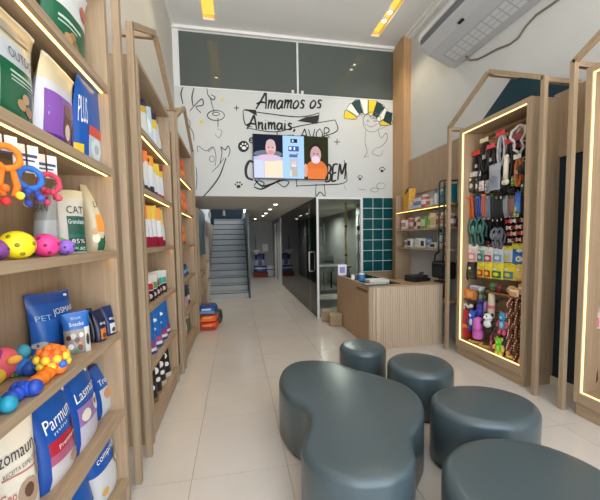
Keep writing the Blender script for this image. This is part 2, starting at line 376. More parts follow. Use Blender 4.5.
# left drawing: strings, ring toy, waving cat
cat = [pxl([(183,87),(181,94),(183,104)],.022),pxl([(194,88),(192,97),(193,106)],.022),pxl([(207,88),(208,95),(213,100),(215,97),(211,95)],.018),pxl([(210,97),(214,112)],.018),
 pxl(circ(216,115.5,8.5,5),.018),pxl(circ(216,114,3.6,1.6),.014),pxl([(218,118),(218,127)],.019),pxl([(190,111),(196,104),(202,99),(203,105),(196,107),(201,113)],.019),
 pxl([(198,152),(198,146),(206,151),(213,147),(216,157),(215,166)],.012),pxl([(214,147),(208,152)],.012),pxl(circ(212,159,2.5,3),.010),pxl([(220,163),(222,153),(221,147),(225,150),(228,146),(230,151),(228,157)],.019),pxl([(226,158),(220,175),(212,187),(203,197)],.026),pxl([(212,172),(219,165),(224,158)],.012),pxl([(196,167),(197,178),(196,190)],.012),pxl([(215,134),(219,138),(222,131),(217,129)],.008),
 pxl([(188,124),(193,133),(194,141)],.012),pxl([(185,116),(190,122),(189,130)],.010)]
# right drawing: parachuting dog
dog = [pxl(circ(372,122,9,10,14),.010),pxl([(359,110),(366,127)],.008),pxl([(389,125),(378,130)],.008),pxl([(363,117),(368,114),(372,119),(377,114),(381,118)],.011),pxl([(366,124),(371,127),(377,124)],.011),pxl([(366,130),(365,142),(367,152),(364,157),(369,156)],.011),pxl([(378,130),(381,138),(386,133),(387,139),(382,146),(376,148)],.012),pxl([(376,148),(372,153),(380,156),(383,150)],.010),pxl(circ(368,121,1.2,1),.012),pxl(circ(375,121,1.2,1),.012),
 pxl(circ(374.5,190,4,2,10),.010),pxl(circ(381,186,4.5,3,10),.010),pxl([(358,189),(366,190)],.012),pxl([(344,185),(346,190)],.010)]
ribbon(cat,'mural_cat_drawing',mat((70,71,73),.6),wb); ribbon(dog,'mural_dog_drawing',mat((110,112,114),.6),wb)
TE, YE, WH = mat((14,58,66),.6), mat((232,205,40),.6), mat((232,234,232),.6)
arc = []
for k in range(8):
    a0, a1 = PI*(1.02+.96*k/8), PI*(1.02+.96*(k+1)/8)
    o = lambda a,r,rr: (368+r*math.cos(a)+.0, 123+rr*math.sin(a)+ (math.cos(a)*3))
    arc.append([o(a0,24,24),o((a0+a1)/2,24.5,24.5),o(a1,24,24),o(a1,13,9.5),o(a0,13,9.5)])
for k,m_ in enumerate((YE,WH,TE,WH,YE,TE,WH,YE)):
    fillpoly([arc[k]],'mural_canopy_panel',m_,wb)
fillpoly([[ (386,111),(392.5,113),(391,125),(383,121)]],'mural_canopy_panel',TE,wb,YB-.0025)
ribbon([pxl(q+[q[0]],.010) for q in arc],'mural_canopy_outline',INK,wb,YB-.004)
pw = []
for (x,y,s) in ((238.5,185.5,1.0),(382,170,.8),(360,178,.7)):
    pw.append(circ(x,y+1,2.2*s,1.7*s,9)[:-1]); pw += [circ(x+dx*s,y+dy*s,.9*s,1.1*s,7)[:-1] for dx,dy in ((-3,-1),(-1.2,-3),(1.4,-3),(3.2,-1))]
pw.append(circ(243.5,146.5,5.6,5.8,14)[:-1]); fillpoly(pw,'mural_paw_prints',INK,wb)
pq = [circ(244,148,2.3,1.7,9)[:-1]]+[circ(244+dx,147+dy,.9,1.1,7)[:-1] for dx,dy in ((-3,-1),(-1.2,-3),(1.4,-3),(3.2,-1))]
fillpoly(pq,'mural_paw_print_white',WHITE,wb,YB-.0035)
fillpoly([circ(222,100,1.6,1.6,9)[:-1],circ(201.5,122,1.8,1.8,9)[:-1]],'mural_dots',YE,wb)

# ------------------------------------------------------------------ television
a, b = at_y(252.5,133.5,5.76), at_y(328.5,180,5.76)
tw, thh = b.x-a.x, a.z-b.z
tv = thing('television','wide flat television on the mural wall showing three bright pictures','television',((a.x+b.x)/2,5.76,(a.z+b.z)/2))
MB().box((-tw/2,0,-thh/2),(tw/2,.03,thh/2)).box((-tw/2+.2,.03,-.2),(tw/2-.2,.088,.2)).build('housing',BLACK,tv,bevel=.004)
scr = MB(); cols = []
def spatch(pts, col, lay):
    mi = len(cols); cols.append(emit(col,.85,'screen'))
    scr.add([(-tw/2+.008+p[0]*(tw-.016),-.001-.0006*lay,-thh/2+.012+p[1]*(thh-.022)) for p in pts],[tuple(range(len(pts)))],mi)
def sq(x0,y0,x1,y1): return [(x0,y0),(x1,y0),(x1,y1),(x0,y1)]
def so(x,y,rx,ry): return [(x+rx*math.cos(2*PI*k/18),y+ry*math.sin(2*PI*k/18)) for k in range(18)]
spatch(sq(0,.5,.385,1),(34,36,54),0); spatch(sq(0,0,.385,.5),(176,190,226),0); spatch(sq(.385,0,.67,1),(168,206,240),0); spatch(sq(.67,0,1,1),(48,52,34),0)
spatch(so(.19,.56,.19,.09),(110,120,136),1); spatch(sq(.01,.02,.13,.42),(206,212,240),1); spatch(sq(.14,.02,.38,.42),(238,222,196),1); spatch(so(.2,.47,.16,.08),(214,190,214),2)
spatch(so(.225,.71,.068,.185),(222,180,176),3); spatch(so(.225,.80,.06,.10),(206,176,180),4); spatch(so(.225,.60,.04,.05),(206,150,156),5); spatch(so(.2,.71,.01,.014),(90,60,70),5); spatch(so(.25,.71,.01,.014),(90,60,70),5)
for (x0,y0,x1,y1,cl) in ((.49,.84,.58,.93,(40,44,70)),(.51,.86,.53,.91,(220,225,235)),(.46,.64,.6,.76,(70,96,160)),(.47,.68,.50,.74,(230,238,248)),(.53,.67,.55,.74,(225,235,248)),(.47,.5,.58,.57,(88,110,170)),(.57,.57,.59,.6,(200,70,70)),(.47,.32,.59,.47,(190,190,200)),(.48,.05,.58,.3,(186,180,170)),(.5,.28,.56,.4,(240,232,236)),(.48,.05,.5,.2,(225,222,210))):
    spatch(sq(x0,y0,x1,y1),cl,1 if x1-x0>.06 else 2)
spatch([(x_,max(.0,y_)) for x_,y_ in so(.84,.2,.155,.26)],(214,116,62),1); spatch(sq(.72,.0,.96,.25),(224,124,66),2); spatch(so(.69,.2,.03,.16),(214,170,160),1); spatch(so(.83,.66,.085,.2),(52,40,34),2); spatch(so(.83,.58,.075,.2),(200,160,160),3); spatch(so(.83,.46,.06,.09),(226,206,222),4)
spatch(so(.805,.6,.011,.015),(90,60,60),5); spatch(so(.855,.6,.011,.015),(90,60,60),5)
scr.build('screen',cols,tv)

# ------------------------------------------------------------------ air conditioner on the right wall
ac = thing('air_conditioner','long light grey air conditioner mounted high on the right wall','air conditioner',(XR,0,0))
y0, y1 = 2.30, 4.26
prof = [(0,4.36),(-.40,4.36),(-.53,4.26),(-.56,4.15),(-.54,4.08),(-.42,4.0),(-.10,3.87),(0,3.86)]
def ext(prof, ya, yb, sh=0):
    n = len(prof); mb = MB(); vs = [(x,ya,z) for x,z in prof]+[(x,yb,z) for x,z in prof]
    mb.add(vs,[tuple(range(n)),tuple(range(n,2*n))[::-1]]+[(k,n+k,n+(k+1)%n,(k+1)%n) for k in range(n)]); return mb
ext(prof,y0,y1).build('body',GREYP,ac,bevel=.012)
ext([(-.545,4.24),(-.575,4.235),(-.585,4.17),(-.57,4.165)],y0+.05,y1-.04).build('louver',mat((205,206,208),.4),ac)
ext([(-.5645,4.160),(-.572,4.157),(-.555,4.10),(-.5475,4.10)],y0+.05,y1-.06).build('air_outlet',mat((104,106,110),.6),ac)
gb = MB()
def under(t): return (-.40+t*.30, 3.9915-t*.122)
for k in range(15):
    ya = y0+.1+k*(y1-y0-.26)/15; yb_ = ya+(y1-y0-.26)/15-.018
    for r in range(3):
        t0, t1 = .42+r*.19, .42+r*.19+.16
        (xa,za),(xb_,zb) = under(t0), under(t1)
        gb.add([(xa,ya,za-.003),(xb_,ya,zb-.003),(xb_,yb_,zb-.003),(xa,yb_,za-.003)],[(0,1,2,3)])
gb.build('intake_grille',mat((196,198,201),.5),ac)
xa,za = under(.36); xb_,zb = under(.98)
MB().add([(xa,y0+.08,za-.0015),(xb_,y0+.08,zb-.0015),(xb_,y1-.14,zb-.0015),(xa,y1-.14,za-.0015)],[(0,1,2,3)]).build('grille_recess',mat((168,170,173),.6),ac)
xa,za = under(-.12)
MB().bar((xa-.012,3.50,za-.002),(xa-.012,3.58,za-.002),.035,.012,(.37,0,.93)).build('badge',BLACK,ac)
cb = [at_x(x,y,XR-.011) for x,y in ((470,60),(478,59),(486,55),(497,49),(510,44),(518,38),(526,26),(536,15),(552,4),(566,-6))]
MB().tube([p_-Vector((XR,0,0)) for p_ in [cb[0]+Vector((-.05,.02,.06))]+cb],.011,8).build('drain_hose',mat((120,110,100),.6),ac)

# ------------------------------------------------------------------ display cabinets, house frames
SH = [2.31,1.885,1.45,1.01,.57,.17]
def cabinet_left(y0, y1, lab):
    X0, X1 = XL, -.637
    t = thing('display_cabinet',lab,'cabinet',((X0+X1)/2,(y0+y1)/2,0),0,'oak cabinets on the left wall')
    d, w = (X1-X0)/2, (y1-y0)/2
    for s in (-1,1): MB().box((-d,s*w,0),(d,s*(w-.035),2.78)).build('side_panel',OAKZ,t)
    MB().box((-d,-w+.035,.0),(-d+.012,w-.035,2.78)).build('back_panel',OAKZ,t)
    MB().box((-d+.012,-w+.035,2.745),(d,w-.035,2.78)).build('top_panel',OAKY,t)
    MB().box((-d+.012,-w+.035,.0),(d-.015,w-.035,.135)).build('plinth',OAKY,t)
    for z in SH:
        s = MB().box((-d+.012,-w+.035,z-.036),(d,w-.035,z)).build('shelf',OAKY,t)
    for z in SH[:-1]:
        zz = z-.036 if z < 2.7 else z-.035
        MB().box((d-.034,-w+.04,zz-.0015),(d-.022,w-.04,zz+.006)).build('led_strip',LED,t)
    return t
cabinet_left(.86,1.955,'tall oak shelf cabinet on the left nearest the camera')
cabinet_left(2.50,3.60,'tall oak shelf cabinet on the left wall, middle of three')
cabinet_left(4.13,5.27,'tall oak shelf cabinet on the left nearest the mural wall')
def house_frame(side, y0, y1, lab, eaves):
    X = -.635 if side < 0 else 2.72; XW = XL if side < 0 else XR
    s = .040; zt = 2.905; zp = 3.275; ym = (y0+y1)/2
    t = thing('house_frame',lab,'wooden frame',(X,ym,0),0,'house shaped frames around the cabinets')
    h = (y1-y0)/2
    for k in (-1,1):
        MB().box((-s/2,k*h-s/2,0),(s/2,k*h+s/2,zt)).build('post',FRAMEZ,t)
        MB().bar((0,k*h,zt-.012),(0,k*.012,zp-.012),s,s,(0,0,1)).build('rafter',FRAMEZ,t)
        if eaves: MB().box((s/2*(1 if side>0 else -1),k*h-s/2,zt-.052),(XW-X,k*h+s/2,zt-.012)).build('eaves_beam',OAKX,t)
    MB().box((s/2*(1 if side>0 else -1),-.02,zp-.055),(XW-X,.02,zp-.015)).build('ridge_beam',OAKX,t)
house_frame(-1,.72,2.10,'house shaped oak frame around nearest left cabinet',False)
house_frame(-1,2.36,3.80,'house shaped oak frame around middle left cabinet',False)
house_frame(-1,3.955,5.42,'house shaped oak frame around left cabinet beside the mural',False)
house_frame(1,2.515,3.83,'house shaped oak frame around the toy cabinet on the right',True)
house_frame(1,.90,2.255,'house shaped oak frame at right edge beside navy wall',True)
def cabinet_right(y0, y1, lab):
    X0, X1 = 2.735, XR
    t = thing('display_cabinet',lab,'cabinet',((X0+X1)/2,(y0+y1)/2,0),0,'oak pegboard cabinets on the right wall')
    d, w = (X1-X0)/2, (y1-y0)/2
    for s in (-1,1): MB().box((-d,s*w,.11),(d,s*(w-.045),2.80)).build('side_panel',OAKZ,t)
    MB().box((d-.03,-w+.045,.2),(d,w-.045,2.755)).build('back_panel',wood((166,142,112),(184,160,130),'z',name='peg_panel'),t)
    MB().box((-d,-w+.045,2.755),(d,w-.045,2.80)).build('top_panel',OAKY,t)
    MB().box((-d,-w+.045,.11),(d,w-.045,.20)).build('bottom_panel',OAKY,t)
    MB().box((-d+.02,-w+.01,0),(d,w-.01,.11)).build('plinth',OAKY,t)
    g = -d+.012
    MB().box((g,-w+.047,2.746),(g+.010,w-.047,2.754)).build('led_strip',LED,t)
    MB().box((g,w-.054,.205),(g+.010,w-.046,2.742)).build('led_strip',LED,t)
    MB().box((g,-w+.047,.201),(g+.010,w-.047,.207)).build('led_strip',LED,t)
    MB().box((d-.05,-w+.05,2.69),(d-.03,w-.05,2.715)).build('rail',mat((120,96,70),.5),t)
    return t
LED = emit((255,212,136),2.6,'soft_led')
R1 = cabinet_right(2.66,3.66,'oak pegboard cabinet crowded with pet toys and leashes')
R2 = cabinet_right(1.08,2.17,'oak cabinet at right edge with a hanging brown leash')

# ------------------------------------------------------------------ seating
def smooth_loop(pts, n=8):
    out = []; m = len(pts)
    for i in range(m):
        a,b,c_,d = [Vector(pts[(i+k)%m]) for k in (-1,0,1,2)]
        for s in range(n):
            t = s/n; out.append(.5*((2*b)+(-a+c_)*t+(2*a-5*b+4*c_-d)*t*t+(-a+3*b-3*c_+d)*t*t*t))
    return out
def pouf(pts, lab, hgt=.41, r=.055, seam=False, grp='teal grey leatherette poufs'):
    n = len(pts); cx_ = sum(p[0] for p in pts)/n; cy_ = sum(p[1] for p in pts)/n
    P = [Vector((p[0]-cx_,p[1]-cy_)) for p in pts]
    t = thing('pouf',lab,'pouf',(cx_,cy_,0),0,grp)
    N = []
    for i in range(n):
        d = (P[(i+1)%n]-P[i-1]).normalized(); N.append(Vector((d.y,-d.x)))
    area = sum(P[i].x*P[(i+1)%n].y-P[(i+1)%n].x*P[i].y for i in range(n))
    if area < 0: N = [-q for q in N]
    rings = [(.006,.022),(0,.03),(0,hgt-r)]+[(r*(1-math.cos(a)),hgt-r+r*math.sin(a)) for a in [PI/2*k/7 for k in range(1,8)]]+[(r+.02,hgt+.002),(r+.05,hgt+.004)]
    vs = []; fs = []
    for ins,z in rings: vs += [(P[i].x-N[i].x*ins,P[i].y-N[i].y*ins,z) for i in range(n)]
    for j in range(len(rings)-1): fs += [(j*n+i,j*n+(i+1)%n,(j+1)*n+(i+1)%n,(j+1)*n+i) if area > 0 else (j*n+(i+1)%n,j*n+i,(j+1)*n+i,(j+1)*n+(i+1)%n) for i in range(n)]
    k = len(rings)-1; top = tuple(k*n+i for i in range(n)); fs.append(top if area > 0 else top[::-1])
    MB().add(vs,fs,0,True).build('cushion',LEATHER,t)
    b = MB().prism([(P[i].x-N[i].x*.02,P[i].y-N[i].y*.02) for i in range(n)],0,.03); b.build('base',BLACK,t)
    if seam: MB().bar((-.11,.03,hgt+.0045),(.13,-.015,hgt+.0045),.006,.004).build('seam',mat((78,96,104),.5),t)
    return t
def ell(cx_, cy_, rx, ry, rot=0, n=56): return [(cx_+rx*math.cos(a)*math.cos(rot)-ry*math.sin(a)*math.sin(rot), cy_+rx*math.cos(a)*math.sin(rot)+ry*math.sin(a)*math.cos(rot)) for a in [2*PI*k/n for k in range(n)]]
cl = [at_z(x,y,.40)[:2] for x,y in ((279,384),(282,370),(294,362),(313,360),(336,362),(357,369),(382,376),(405,384),(420,396),(424.5,411),(419,424),(413,434),(414,446),(416,458),(411,470),(396,479),(375,483),(350,482),(326,475),(309,463),(301,449),(304,436),(308,420),(302,407),(288,398))]
pouf(smooth_loop([tuple(p) for p in cl],5),'large teal grey cloud shaped pouf in the centre of the floor',r=.045)
pouf(ell(1.24,3.10,.235,.235),'smallest round teal grey pouf near the counter',seam=True)
pouf(ell(1.55,2.55,.275,.275),'round teal grey pouf behind the cloud shaped pouf, facing toy cabinet')
pouf(ell(1.58,1.83,.34,.27,-.15),'oval teal grey pouf between the round pouf and corner pouf')
pouf(ell(1.27,1.15,.395,.36),'largest teal grey pouf, cut off at the bottom right corner')

# ------------------------------------------------------------------ counter
ct = thing('reception_counter','slatted oak reception counter with rounded corner','counter',(2.3,4.03,0))
CL = 1.745-2.3; CR = 2.80-2.3
front = MB(); pitch = .0335
n = int((CR-CL-.14)/pitch)
front.box((CL+.1,.012,0),(CR,.05,.835))
for k in range(n+1): front.box((CL+.10+k*pitch,0,0),(CL+.10+k*pitch+pitch-.007,.02,.835))
for k in range(4):                       # slats round the corner
    a = PI/2*(k+.5)/4; cx_, cy_ = CL+.10, .10
    p = Vector((cx_-.10*math.sin(a), cy_-.10*math.cos(a))); d = Vector((math.cos(a),-math.sin(a)))
    front.bar((p.x,p.y,0),(p.x,p.y,.835),.034,.02,(d.y,-d.x,0))
front.build('slatted_front',wood((184,163,138),(200,180,155),'z',name='slat_oak'),ct,bevel=.003)
MB().box((CL,.10,0),(CL+.03,1.52,.835)).build('side_panel',wood((166,136,104),(184,154,122),'z',name='counter_side'),ct)
MB().box((CL-.004,.16,.745),(CL,.56,.785)).build('recessed_handle',mat((112,90,68),.6),ct)
MB().box((CR-.03,.05,0),(CR,.62,.835)).build('end_panel',OAKZ,ct)
tpm = MB(); arcp = [(CL+.10-.10*math.sin(a),.10-.10*math.cos(a)) for a in [PI/2*k/8 for k in range(9)]]
tpm.prism([(CR,0)]+[(CR,.62),(CL+.62,.62),(CL+.62,1.52),(CL,1.52)]+[p for p in arcp[::-1]],.835,.853)
tpm.build('worktop',OAKX,ct)
MB().box((CL+.06,.16,.853),(CL+.5,1.42,.859)).build('glass_inlay',mat((16,30,30),.08,name='dark_glass'),ct)
MB().box((CL+.06,.10,.30),(CR-.03,.58,.318)).build('inner_shelf',OAKX,ct)
CTZ = .8535
def on_counter(x, y): return at_z(x,y,.859)

# ------------------------------------------------------------------ bags, pouches, packs
_tx = {}
def text_mesh(s):
    if s in _tx: return _tx[s]
    cu = bpy.data.curves.new('t','FONT'); cu.body = s; cu.resolution_u = 2
    o = bpy.data.objects.new('t',cu); C.objects.link(o)
    dg = bpy.context.evaluated_depsgraph_get(); me = bpy.data.meshes.new_from_object(o.evaluated_get(dg))
    vs = [v.co.copy() for v in me.vertices]; fs = [tuple(p.vertices) for p in me.polygons]
    bpy.data.objects.remove(o); bpy.data.curves.remove(cu); bpy.data.meshes.remove(me)
    x0 = min(v.x for v in vs); x1 = max(v.x for v in vs); y0 = min(v.y for v in vs); y1 = max(v.y for v in vs)
    _tx[s] = ([((v.x-x0)/(x1-x0),(v.y-y0)/(y1-y0)) for v in vs],fs); return _tx[s]
class Bag:
    """front faces local -y; base on z=0"""
    def __init__(s, w, h, d, lean=0, top=.1, seed=0, slim=.0, nod=0):
        s.w, s.h, s.d, s.lean, s.top, s.slim, s.nod = w, h, d, lean, top, slim, nod; s.r = random.Random(seed)
        s.ph = [s.r.uniform(0,6) for _ in range(6)]
    def T(s, u, v):
        e = max(0,1-abs(2*u-1)**2.6)**.55
        if v < .12: p = .72+.28*math.sin(v/.12*PI/2)
        else: q = (v-.12)/.88; p = (1-q)**.55*(1-s.top*.0)+.03 if q < 1 else .03
        p = min(p, 1.0) if v < .12 else min(1.0,.06+1.02*(1-((v-.12)/.88)**2.1))
        return s.d/2*e*p
    def pt(s, u, v, side=-1, off=0):
        ww = s.w*(1-.05*math.sin(PI*min(v*1.15,1))-s.slim*v)
        wr = .012*s.d*6*(math.sin(9*v+s.ph[0])*math.sin(7*u+s.ph[1])+.6*math.sin(17*v+11*u+s.ph[2]))*math.sin(PI*u)*min(1,v*4)*.08
        y = side*(s.T(u,v)+wr+off)+s.lean*v*v-s.nod*max(0,v-.8)**2*8
        zz = s.h*v*(1-.02*abs(2*u-1)*math.sin(s.ph[3]+5*u))
        return Vector(((u-.5)*ww, y, zz))
    def body(s, front, back, mats, nu=10, nv=14):
        mb = MB()
        for side, colf in ((-1,front),(1,back)):
            vs = [s.pt(i/nu,j/nv,side) for j in range(nv+1) for i in range(nu+1)]
            for j in range(nv):
                for i in range(nu):
                    a = j*(nu+1)+i; q = (a,a+1,a+nu+2,a+nu+1)
                    mb.add([],[],0); 
            o = len(mb.v); mb.v += [tuple(p) for p in vs]
            for j in range(nv):
                for i in range(nu):
                    a = o+j*(nu+1)+i; q = (a,a+1,a+nu+2,a+nu+1)
                    mb.f.append(q if side < 0 else q[::-1]); mb.mi.append(colf((i+.5)/nu,(j+.5)/nv)); mb.sm.append(True)
        # close the bottom
        o = len(mb.v); fr = [s.pt(i/nu,0,-1) for i in range(nu+1)]; bk = [s.pt(i/nu,0,1) for i in range(nu+1)]
        mb.add(fr+bk,[(i+1,i,nu+1+i,nu+2+i) for i in range(nu)],back(.5,.02))
        return mb
    def patch(s, u0, v0, u1, v1, off=.0012, mb=None, mi=0, n=5):
        mb = mb or MB()
        vs = [s.pt(u0+(u1-u0)*i/n, v0+(v1-v0)*j/n, -1, off) for j in range(n+1) for i in range(n+1)]
        return mb.add(vs,[(j*(n+1)+i,j*(n+1)+i+1,(j+1)*(n+1)+i+1,(j+1)*(n+1)+i) for j in range(n) for i in range(n)],mi,True)
    def blob(s, u, v, ru, rv, off=.002, mb=None, mi=0, n=12):
        mb = mb or MB()
        vs = [s.pt(u,v,-1,off)]+[s.pt(u+ru*math.cos(2*PI*k/n),v+rv*math.sin(2*PI*k/n),-1,off) for k in range(n)]
        return mb.add(vs,[(0,1+k,1+(k+1)%n) for k in range(n)],mi,True)
    def text(s, t, u0, v0, u1, v1, off=.003, mb=None, mi=0, slope=0):
        mb = mb or MB(); vs, fs = text_mesh(t)
        return mb.add([s.pt(u0+(u1-u0)*x, v0+(v1-v0)*y+slope*(x-.5), -1, off) for x,y in vs],fs,mi)
NB = [0]
def bag(name, lab, cat, A=None, B=None, h=.3, d=.1, base=(214,212,206), bands=(), back=None, patches=(), blobs=(), texts=(), group=None, lean=.02, crimp=None, loc=None, rz=None, w=None, rough=.32, slim=0, nod=0, nu=18, nv=22):
    NB[0] += 1
    if loc is None:
        A, B = Vector(A), Vector(B); u = (B-A); w = u.xy.length; rz = math.atan2(u.y,u.x)
        mid = (A+B)/2; loc = mid+Vector((-math.sin(rz),math.cos(rz),0))*(d/2)
    t = thing(name,lab,cat,loc,rz,group)
    s = Bag(w,h,d,lean,seed=NB[0],slim=slim,nod=nod)
    cols = [base]+[c_ for _,_,c_ in bands]+([back] if back else [])
    def front(u,v):
        for k,(v0,v1,_) in enumerate(bands):
            if v0 <= v < v1: return k+1
        return 0
    bk = (lambda u,v: len(cols)-1) if back else front
    s.body(front,bk,[mat(c_,rough,name='film') for c_ in cols],nu,nv).build('bag_body',[mat(c_,rough,name='film') for c_ in cols],t)
    for k,(u0,v0,u1,v1,c_) in enumerate(patches): s.patch(u0,v0,u1,v1,.0022+.0004*k,None,0,8).build('printed_panel',mat(c_,rough,name='print'),t)
    for k,(u,v,ru,rv,c_) in enumerate(blobs): s.blob(u,v,ru,rv,.0042+.0004*k).build('picture',mat(c_,rough,name='print'),t)
    for k,(tx,u0,v0,u1,v1,c_,*sl) in enumerate(texts): s.text(tx,u0,v0,u1,v1,.0058+.0003*k,None,0,sl[0] if sl else 0).build('lettering',mat(c_,.4,name='print'),t)
    if crimp:
        mb = MB(); a = [s.pt(i/8,.965,-1,.002) for i in range(9)]; b_ = [s.pt(i/8,1.0,-1,.002) for i in range(9)]; a2 = [s.pt(i/8,.965,1,.002) for i in range(9)]; b2 = [s.pt(i/8,1.0,1,.002) for i in range(9)]
        mb.add(a+b_,[(i,i+1,10+i,9+i) for i in range(8)]); mb.add(a2+b2,[(i+1,i,9+i,10+i) for i in range(8)]); mb.add(b_+b2,[(i,i+1,10+i,9+i) for i in range(8)])
        mb.build('seal',mat(crimp,rough,name='film'),t)
    return t
def top_h(A, B, T):          # height of the vertical plane through A,B where the sight line of pixel T meets it
    A, B = Vector(A), Vector(B); u = (B-A).normalized(); n = Vector((-u.y,u.x,0)); d = ray(*T); o = Vector((0,0,H))
    k = (A-o).dot(n)/d.dot(n); return (o+d*k).z-A.z
def bpx(name, lab, cat, a, b, T, z, X=None, dz=0, **k):
    if X is not None: A, B = at_x(a[0],a[1],X), at_x(b[0],b[1],X); A.z = B.z = z
    else: A, B = at_z(a[0],a[1],z), at_z(b[0],b[1],z)
    h = top_h(A,B,T)
    return bag(name,lab,cat,A,B,h=h,**k)
BL, BLD, GRN, PUR, CREAM, WHT, RED, ORG, YEL = (22,84,168),(18,40,92),(20,96,62),(132,84,168),(226,216,196),(222,223,222),(172,34,52),(232,110,40),(236,196,48)
BRN, KIB, LGR = (110,72,50),(190,150,104),(196,200,200)
XF = -.690
F = 'pet_food_bag'; FC = 'bag'
# nearest left cabinet: topmost shelf
bpx(F,'white and green kibble bag alone on the topmost visible shelf',FC,(55,16),(92,56),(66,-34),SH[0],X=XF,lean=-.05,d=.12,base=WHT,bands=((.0,.52,GRN),),patches=((.12,.36,.6,.39,(200,215,205)),(.12,.31,.5,.33,(170,200,180))),blobs=((.3,.2,.09,.05,KIB),(.45,.17,.08,.05,(150,110,70)),(.38,.25,.07,.04,(170,130,90)),(.75,.68,.12,.09,(196,90,80))),crimp=(225,226,222),group='big bags at the top of the left cabinet')
# second shelf
g2 = 'big bags on the second shelf of the left cabinet'
GOLDF = (216,202,168)
bpx(F,'large clear-topped white bag with green panel and kibble picture',FC,(-34,80),(47,125),(18,18),SH[1],X=XF,lean=-.05,d=.15,base=(196,203,208),bands=((.72,1.1,GOLDF),),patches=((.33,.04,1.0,.52,GRN),(.45,.44,.85,.46,(190,215,200)),(.45,.40,.9,.415,(180,205,190)),(.45,.37,.8,.38,(180,205,190))),blobs=((.6,.2,.07,.05,KIB),(.72,.17,.07,.05,(176,128,80)),(.66,.27,.06,.045,(200,160,110)),(.55,.82,.3,.05,(150,148,140))),texts=(('OUTDOOR',.45,.57,.97,.66,(40,44,46)),),crimp=(226,222,206),group=g2,rough=.2)
bpx(F,'white bag with purple panel and brown dog picture',FC,(49,120),(80,148),(60,66),SH[1],X=XF,lean=-.05,d=.12,base=(206,204,210),bands=((.74,1.1,GOLDF),),patches=((.05,.03,.97,.62,PUR),(.05,.03,.97,.14,(92,44,128))),blobs=((.52,.28,.14,.2,(110,70,44)),(.52,.47,.12,.09,(128,84,54)),(.5,.22,.08,.1,(214,196,176)),(.78,.22,.12,.14,(96,84,110))),crimp=(226,222,206),group=g2,rough=.2)
bpx(F,'blue bag with red band and round grey picture at shelf end',FC,(82,148),(107,160),(88,80),SH[1],X=XF,lean=-.05,d=.10,base=BL,patches=((.25,.05,.99,.36,(186,196,204)),(.25,.34,.99,.46,(206,72,56)),(.0,.02,.14,.2,YEL)),blobs=((.5,.2,.2,.13,(216,228,236)),(.5,.2,.09,.06,(170,190,200))),texts=(('PLUS',.03,.45,.2,.75,(230,236,242)),),crimp=(40,110,190),group=g2)
# third shelf: three litter bags at the back, balls in front, rope toys hanging
g3 = 'granule bags on the third shelf of the left cabinet'
def pl(zs, a, b): return at_x(a[0],a[1],b)
def zbag(lab, xa, xb, Xa, Xb, ytop, zsh, **k):
    yy = 262
    A = at_x(xa,yy,Xa); B = at_x(xb,yy,Xb); A.z = B.z = zsh
    return bag(F,lab,FC,A,B,h=top_h(A,B,((xa+xb)/2-4,ytop)),**k)
zbag('grey patterned bag half hidden behind the rope toys and balls',29,50,-.80,-.72,184,SH[2],d=.09,base=(150,150,146),bands=((.0,.5,(176,178,176)),),texts=(('GRAN',.15,.62,.85,.74,(70,70,72)),),group=g3)
zbag('white litter bag with green label, second from shelf end',49,91,-.80,-.675,188,SH[2],d=.10,base=(200,194,182),bands=((.86,1.1,(206,196,160)),),patches=((.48,.03,.99,.40,(26,104,84)),(.48,.30,.99,.58,(36,84,70)),(.5,.14,.97,.24,(40,44,44))),texts=(('CAT',.5,.62,.95,.74,(60,60,58)),('85%',.55,.155,.92,.225,WHT),('kg',.55,.05,.92,.115,WHT),('Granulado',.5,.46,.96,.53,(220,230,225))),group=g3)
zbag('beige litter bag with orange and green label at shelf end',92,115,-.735,-.660,184,SH[2],d=.09,base=(200,186,152),patches=((.3,.02,.99,.2,(34,92,64)),(.3,.3,.99,.55,(228,142,48)),(.55,.14,.97,.24,(50,50,48))),blobs=((.25,.2,.14,.07,(236,222,190)),(.22,.3,.1,.05,(190,150,100))),texts=(('LITTER',.3,.66,.95,.75,(70,66,54)),('3,5',.58,.155,.92,.225,WHT)),group=g3)
def ball_toy(lab, x, y, r, X, col, kind='ball_toy'):
    p = at_x(x,y,X); rr = r*abs(X/ray(x,y).x)/FPX*ray(x,y).length/ (1) * 1.0
    c_ = at_x(x,y,X); dist = (c_-Vector((0,0,H))).dot(M[2]); R_ = r*dist/FPX
    t = thing(kind,lab,'toy ball',(c_.x,c_.y,SH[2]),0,'colourful rubber balls on the third shelf')
    MB().ball((0,0,R_*.92),(R_,R_*1.0,R_*.92),18).build('ball',mat(col,.45,name='rubber'),t)
    tocam = (Vector((0,0,H))-c_).normalized()
    for a,bv in ((0,.0),(1.0,.1),(-1.0,-.15),(.3,-.75),(-.5,.7),(2.2,.1)):
        d = Matrix.Rotation(a,3,'Z')@Vector((tocam.x,tocam.y,0)).normalized(); d = (d+Vector((0,0,bv))).normalized()
        q = Vector((d.x*R_,d.y*R_,R_*.92+d.z*R_*.92)); s1 = d.orthogonal().normalized(); s2 = d.cross(s1)
        MB().tube([q-d*R_*.06,q+d*R_*.015],R_*.14,10).build('hole',mat(tuple(int(v*.62) for v in col),.7,name='hole'),t)
    return t
ball_toy('bright yellow rubber ball with holes on the third shelf',17.5,249.5,15.5,-.672,(240,216,30))
ball_toy('hot pink rubber ball beside the yellow ball',45.5,248,12.6,-.672,(238,64,140))
ball_toy('lilac rubber ball beside the pink ball',65,247.5,8.6,-.672,(150,104,206))
ball_toy('purple rubber ball cut by the left image edge',-4,250,11.5,-.70,(128,64,140))
ball_toy('green rubber ball behind the pink and lilac balls',58,244,9.6,-.735,(104,200,90))
ball_toy('green rubber ball behind the yellow and pink balls',29,246,9.5,-.745,(100,190,96))
